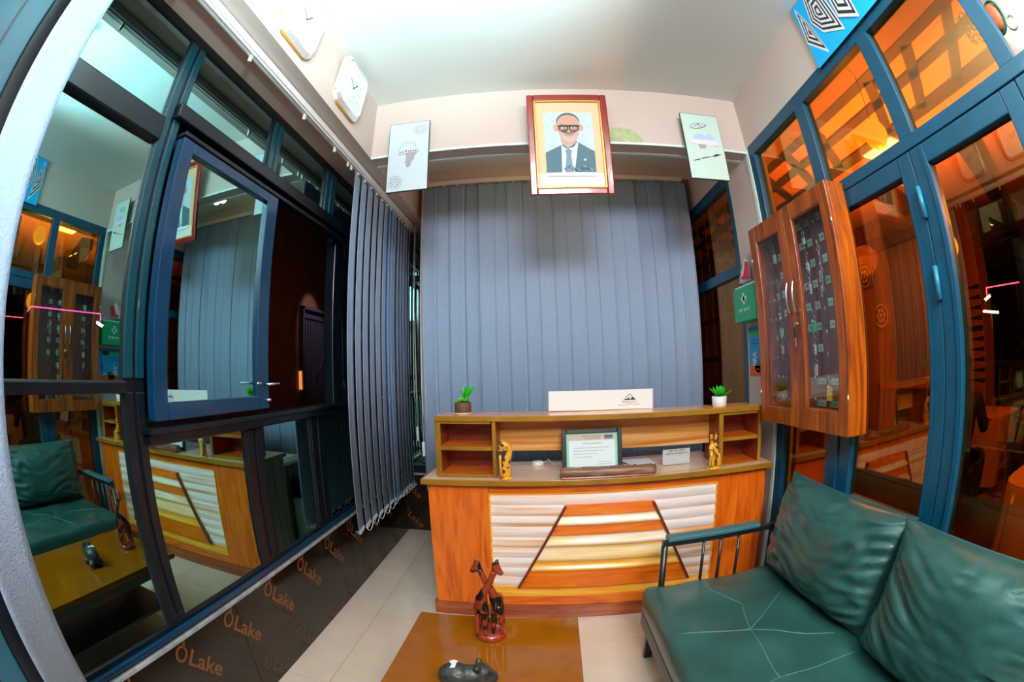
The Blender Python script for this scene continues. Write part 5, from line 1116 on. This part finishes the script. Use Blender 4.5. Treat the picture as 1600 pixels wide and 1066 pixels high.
# tables and guests
def rtable(name, cx, cy, hw, z, label, h2=None):
    t = thing(name, (cx, cy, FL), label, 'table'); h2 = h2 or hw; mb = MB(); n = 40; vs = []
    rim = [(math.copysign(min(1, abs(math.cos(a)) ** 0.35), math.cos(a)), math.copysign(min(1, abs(math.sin(a)) ** 0.35), math.sin(a))) for a in [2 * PI * k / n for k in range(n)]]
    for d, s_ in ((0, 1.0), (-0.02, 1.01), (-0.62, 1.03)):
        for k, (a, b) in enumerate(rim): q = 1 + (0.02 * math.sin(k * 2.1) if d < -0.3 else 0); vs.append((cx + a * hw * s_ * q, cy + b * h2 * s_ * q, z + d))
    mb.add(vs, [list(range(n))] + [(r * n + k, r * n + (k + 1) % n, (r + 1) * n + (k + 1) % n, (r + 1) * n + k) for r in range(2) for k in range(n)]).build('tablecloth', cloth_m, t)
    MB().box(cx - 0.05, cx + 0.05, cy - 0.05, cy + 0.05, FL, z - 0.02).build('pedestal', black_m, t); return t
rtable('restaurant_table', 2.62, 0.58, 0.48, -0.65, 'nearest tan-clothed restaurant table beyond the right door', 0.42)
rtable('restaurant_table', 4.3, 2.32, 0.36, -0.65, 'farther tan-clothed restaurant table set with glasses')
def glass(x, y, label, h=0.13):
    g = thing('drinking_glass', (x, y, -0.65), label, 'glass', 'glasses on the farther restaurant table')
    MB().lathe((x, y, -0.648), [(0.028, 0), (0.030, 0.003), (0.034, h), (0.032, h), (0.027, 0.006), (0.004, 0.006)], 14).build('tumbler', clear_m, g)
for k, (x, y) in enumerate(((4.02, 2.36), (4.10, 2.26), (4.16, 2.42), (4.3, 2.2))): glass(x, y, ['leftmost tumbler on the farther restaurant table', 'tumbler in front on the farther restaurant table', 'tumbler at the back of the farther restaurant table', 'rightmost tumbler on the farther restaurant table'][k])
def guest(x, y, yaw, label):
    p = thing('person', (x, y, FL), label, 'person'); c, s = math.cos(yaw), math.sin(yaw)
    L = lambda f_, l_, z, r, r2=None: (x + f_ * c - l_ * s, y + f_ * s + l_ * c, FL + z, r, r2 or r)
    pts = [L(0, 0, 0.50, 0.16, 0.14), L(0, 0, 0.72, 0.15, 0.12), L(0.03, 0, 0.95, 0.17, 0.12), L(0.05, 0, 1.02, 0.10), L(0.05, 0, 1.08, 0.055),
           L(0.04, 0.19, 0.98, 0.065), L(0.10, 0.24, 0.74, 0.052), L(0.34, 0.17, 0.77, 0.042), L(0.04, -0.19, 0.98, 0.065), L(0.10, -0.24, 0.74, 0.052), L(0.34, -0.17, 0.77, 0.042),
           L(0.02, 0.10, 0.47, 0.10), L(0.42, 0.11, 0.48, 0.075), L(0.42, 0.11, 0.06, 0.05), L(0.02, -0.10, 0.47, 0.10), L(0.42, -0.11, 0.48, 0.075), L(0.42, -0.11, 0.06, 0.05), L(0.54, 0.11, 0.04, 0.04), L(0.54, -0.11, 0.04, 0.04)]
    skinfig('clothed_body', bclo_m, p, pts, [(0, 1), (1, 2), (2, 3), (3, 4), (2, 5), (5, 6), (6, 7), (2, 8), (8, 9), (9, 10), (0, 11), (11, 12), (12, 13), (0, 14), (14, 15), (15, 16), (13, 17), (16, 18)], sub=2)
    pts = [L(0.06, 0, 1.10, 0.05), L(0.07, 0, 1.20, 0.085, 0.075), L(0.09, 0, 1.28, 0.085, 0.078), L(0.165, 0, 1.20, 0.014), L(0.15, 0, 1.14, 0.03)]
    hd_ = skinfig('head', skin_m, p, pts, [(0, 1), (1, 2), (1, 3), (1, 4)], sub=2)
    MB().ball((x + 0.055 * c, y + 0.055 * s, FL + 1.27), 0.098, 12, sq=(1, 1, 0.8)).build('hair', pk, p)
    for sg in (1, -1):
        h = L(0.37, 0.17 * sg, 0.77, 0)[:3]; pts = [(*h, 0.024)]; ed = []
        for q in range(5):
            a = (q - 2) * 0.016; b = L(0.41, 0.17 * sg + a, 0.765, 0.009); e = L(0.445 - abs(q - 1.6) * 0.008, 0.17 * sg + a * 1.25, 0.758, 0.008); pts += [b, e]; ed += [(0, 2 * q + 1), (2 * q + 1, 2 * q + 2)]
        skinfig('hand', skin_m, p, pts, ed, sub=1)
    ch = thing('restaurant_chair', (x, y, FL), f'dark chair under the {label.split(" beyond")[0]}', 'chair')
    M_ = Matrix.Translation((x, y, FL)) @ Matrix.Rotation(yaw, 4, 'Z')
    MB().box(-0.2, 0.22, -0.2, 0.2, 0.33, 0.37, M=M_).build('seat', black_m, ch); MB().box(-0.25, -0.22, -0.2, 0.2, 0.37, 0.85, M=M_).build('backrest', black_m, ch)
    for a in (-0.18, 0.19):
        for b in (-0.17, 0.17): MB().box(a - 0.015, a + 0.015, b - 0.015, b + 0.015, 0, 0.33, M=M_).build('leg', black_m, ch)
guest(3.32, 2.10, 0.15, 'person in black seated left of the set table beyond the door'); guest(4.15, 1.42, 1.45, 'person in black seated right of the set table beyond the door')
# lamps of the street side, outside the left windows
ne = thing('neon_sign', (-18.0, 8.8, 2.3), 'thin pink neon outline glowing outside the left windows', 'light')
MB().tube([(-18.0, 6.67, 2.27), (-18.0, 10.80, 2.41)], 0.024, 6).build('neon_tube', neon_m, ne); MB().tube([(-18.0, 10.80, 2.41), (-18.0, 10.82, 2.08)], 0.024, 6).build('neon_tube', neon_m, ne)
MB().tube([(-18.0, 6.67, 2.27), (-18.0, 6.50, 2.05)], 0.024, 6).build('neon_tube', neon_m, ne)
MB().tube([(-18.02, 8.7, FL), (-18.02, 8.7, 2.32)], 0.05, 6).build('mast', rdark_m, ne)
lp = thing('strip_lamp', (-18.0, 10.7, 2.0), 'short tilted white lamp just below the end of the neon outline', 'lamp')
MB().tube([(-18.0, 10.60, 2.03), (-18.0, 11.0, 1.88)], 0.07, 8).build('tube', wtube_m, lp); MB().tube([(-17.9, 10.95, FL), (-17.9, 10.95, 1.90)], 0.04, 6).build('post', rdark_m, lp)
lp = thing('strip_lamp', (-8.3, 5.7, 0.7), 'long white strip lamp outside the left window, seen across the mirrored first aid box', 'lamp')
MB().tube([(-8.3, 5.38, 0.655), (-8.3, 5.94, 0.74)], 0.028, 8).build('tube', wtube_m, lp); MB().tube([(-8.33, 5.66, FL), (-8.33, 5.66, 0.68)], 0.03, 6).build('post', rdark_m, lp)
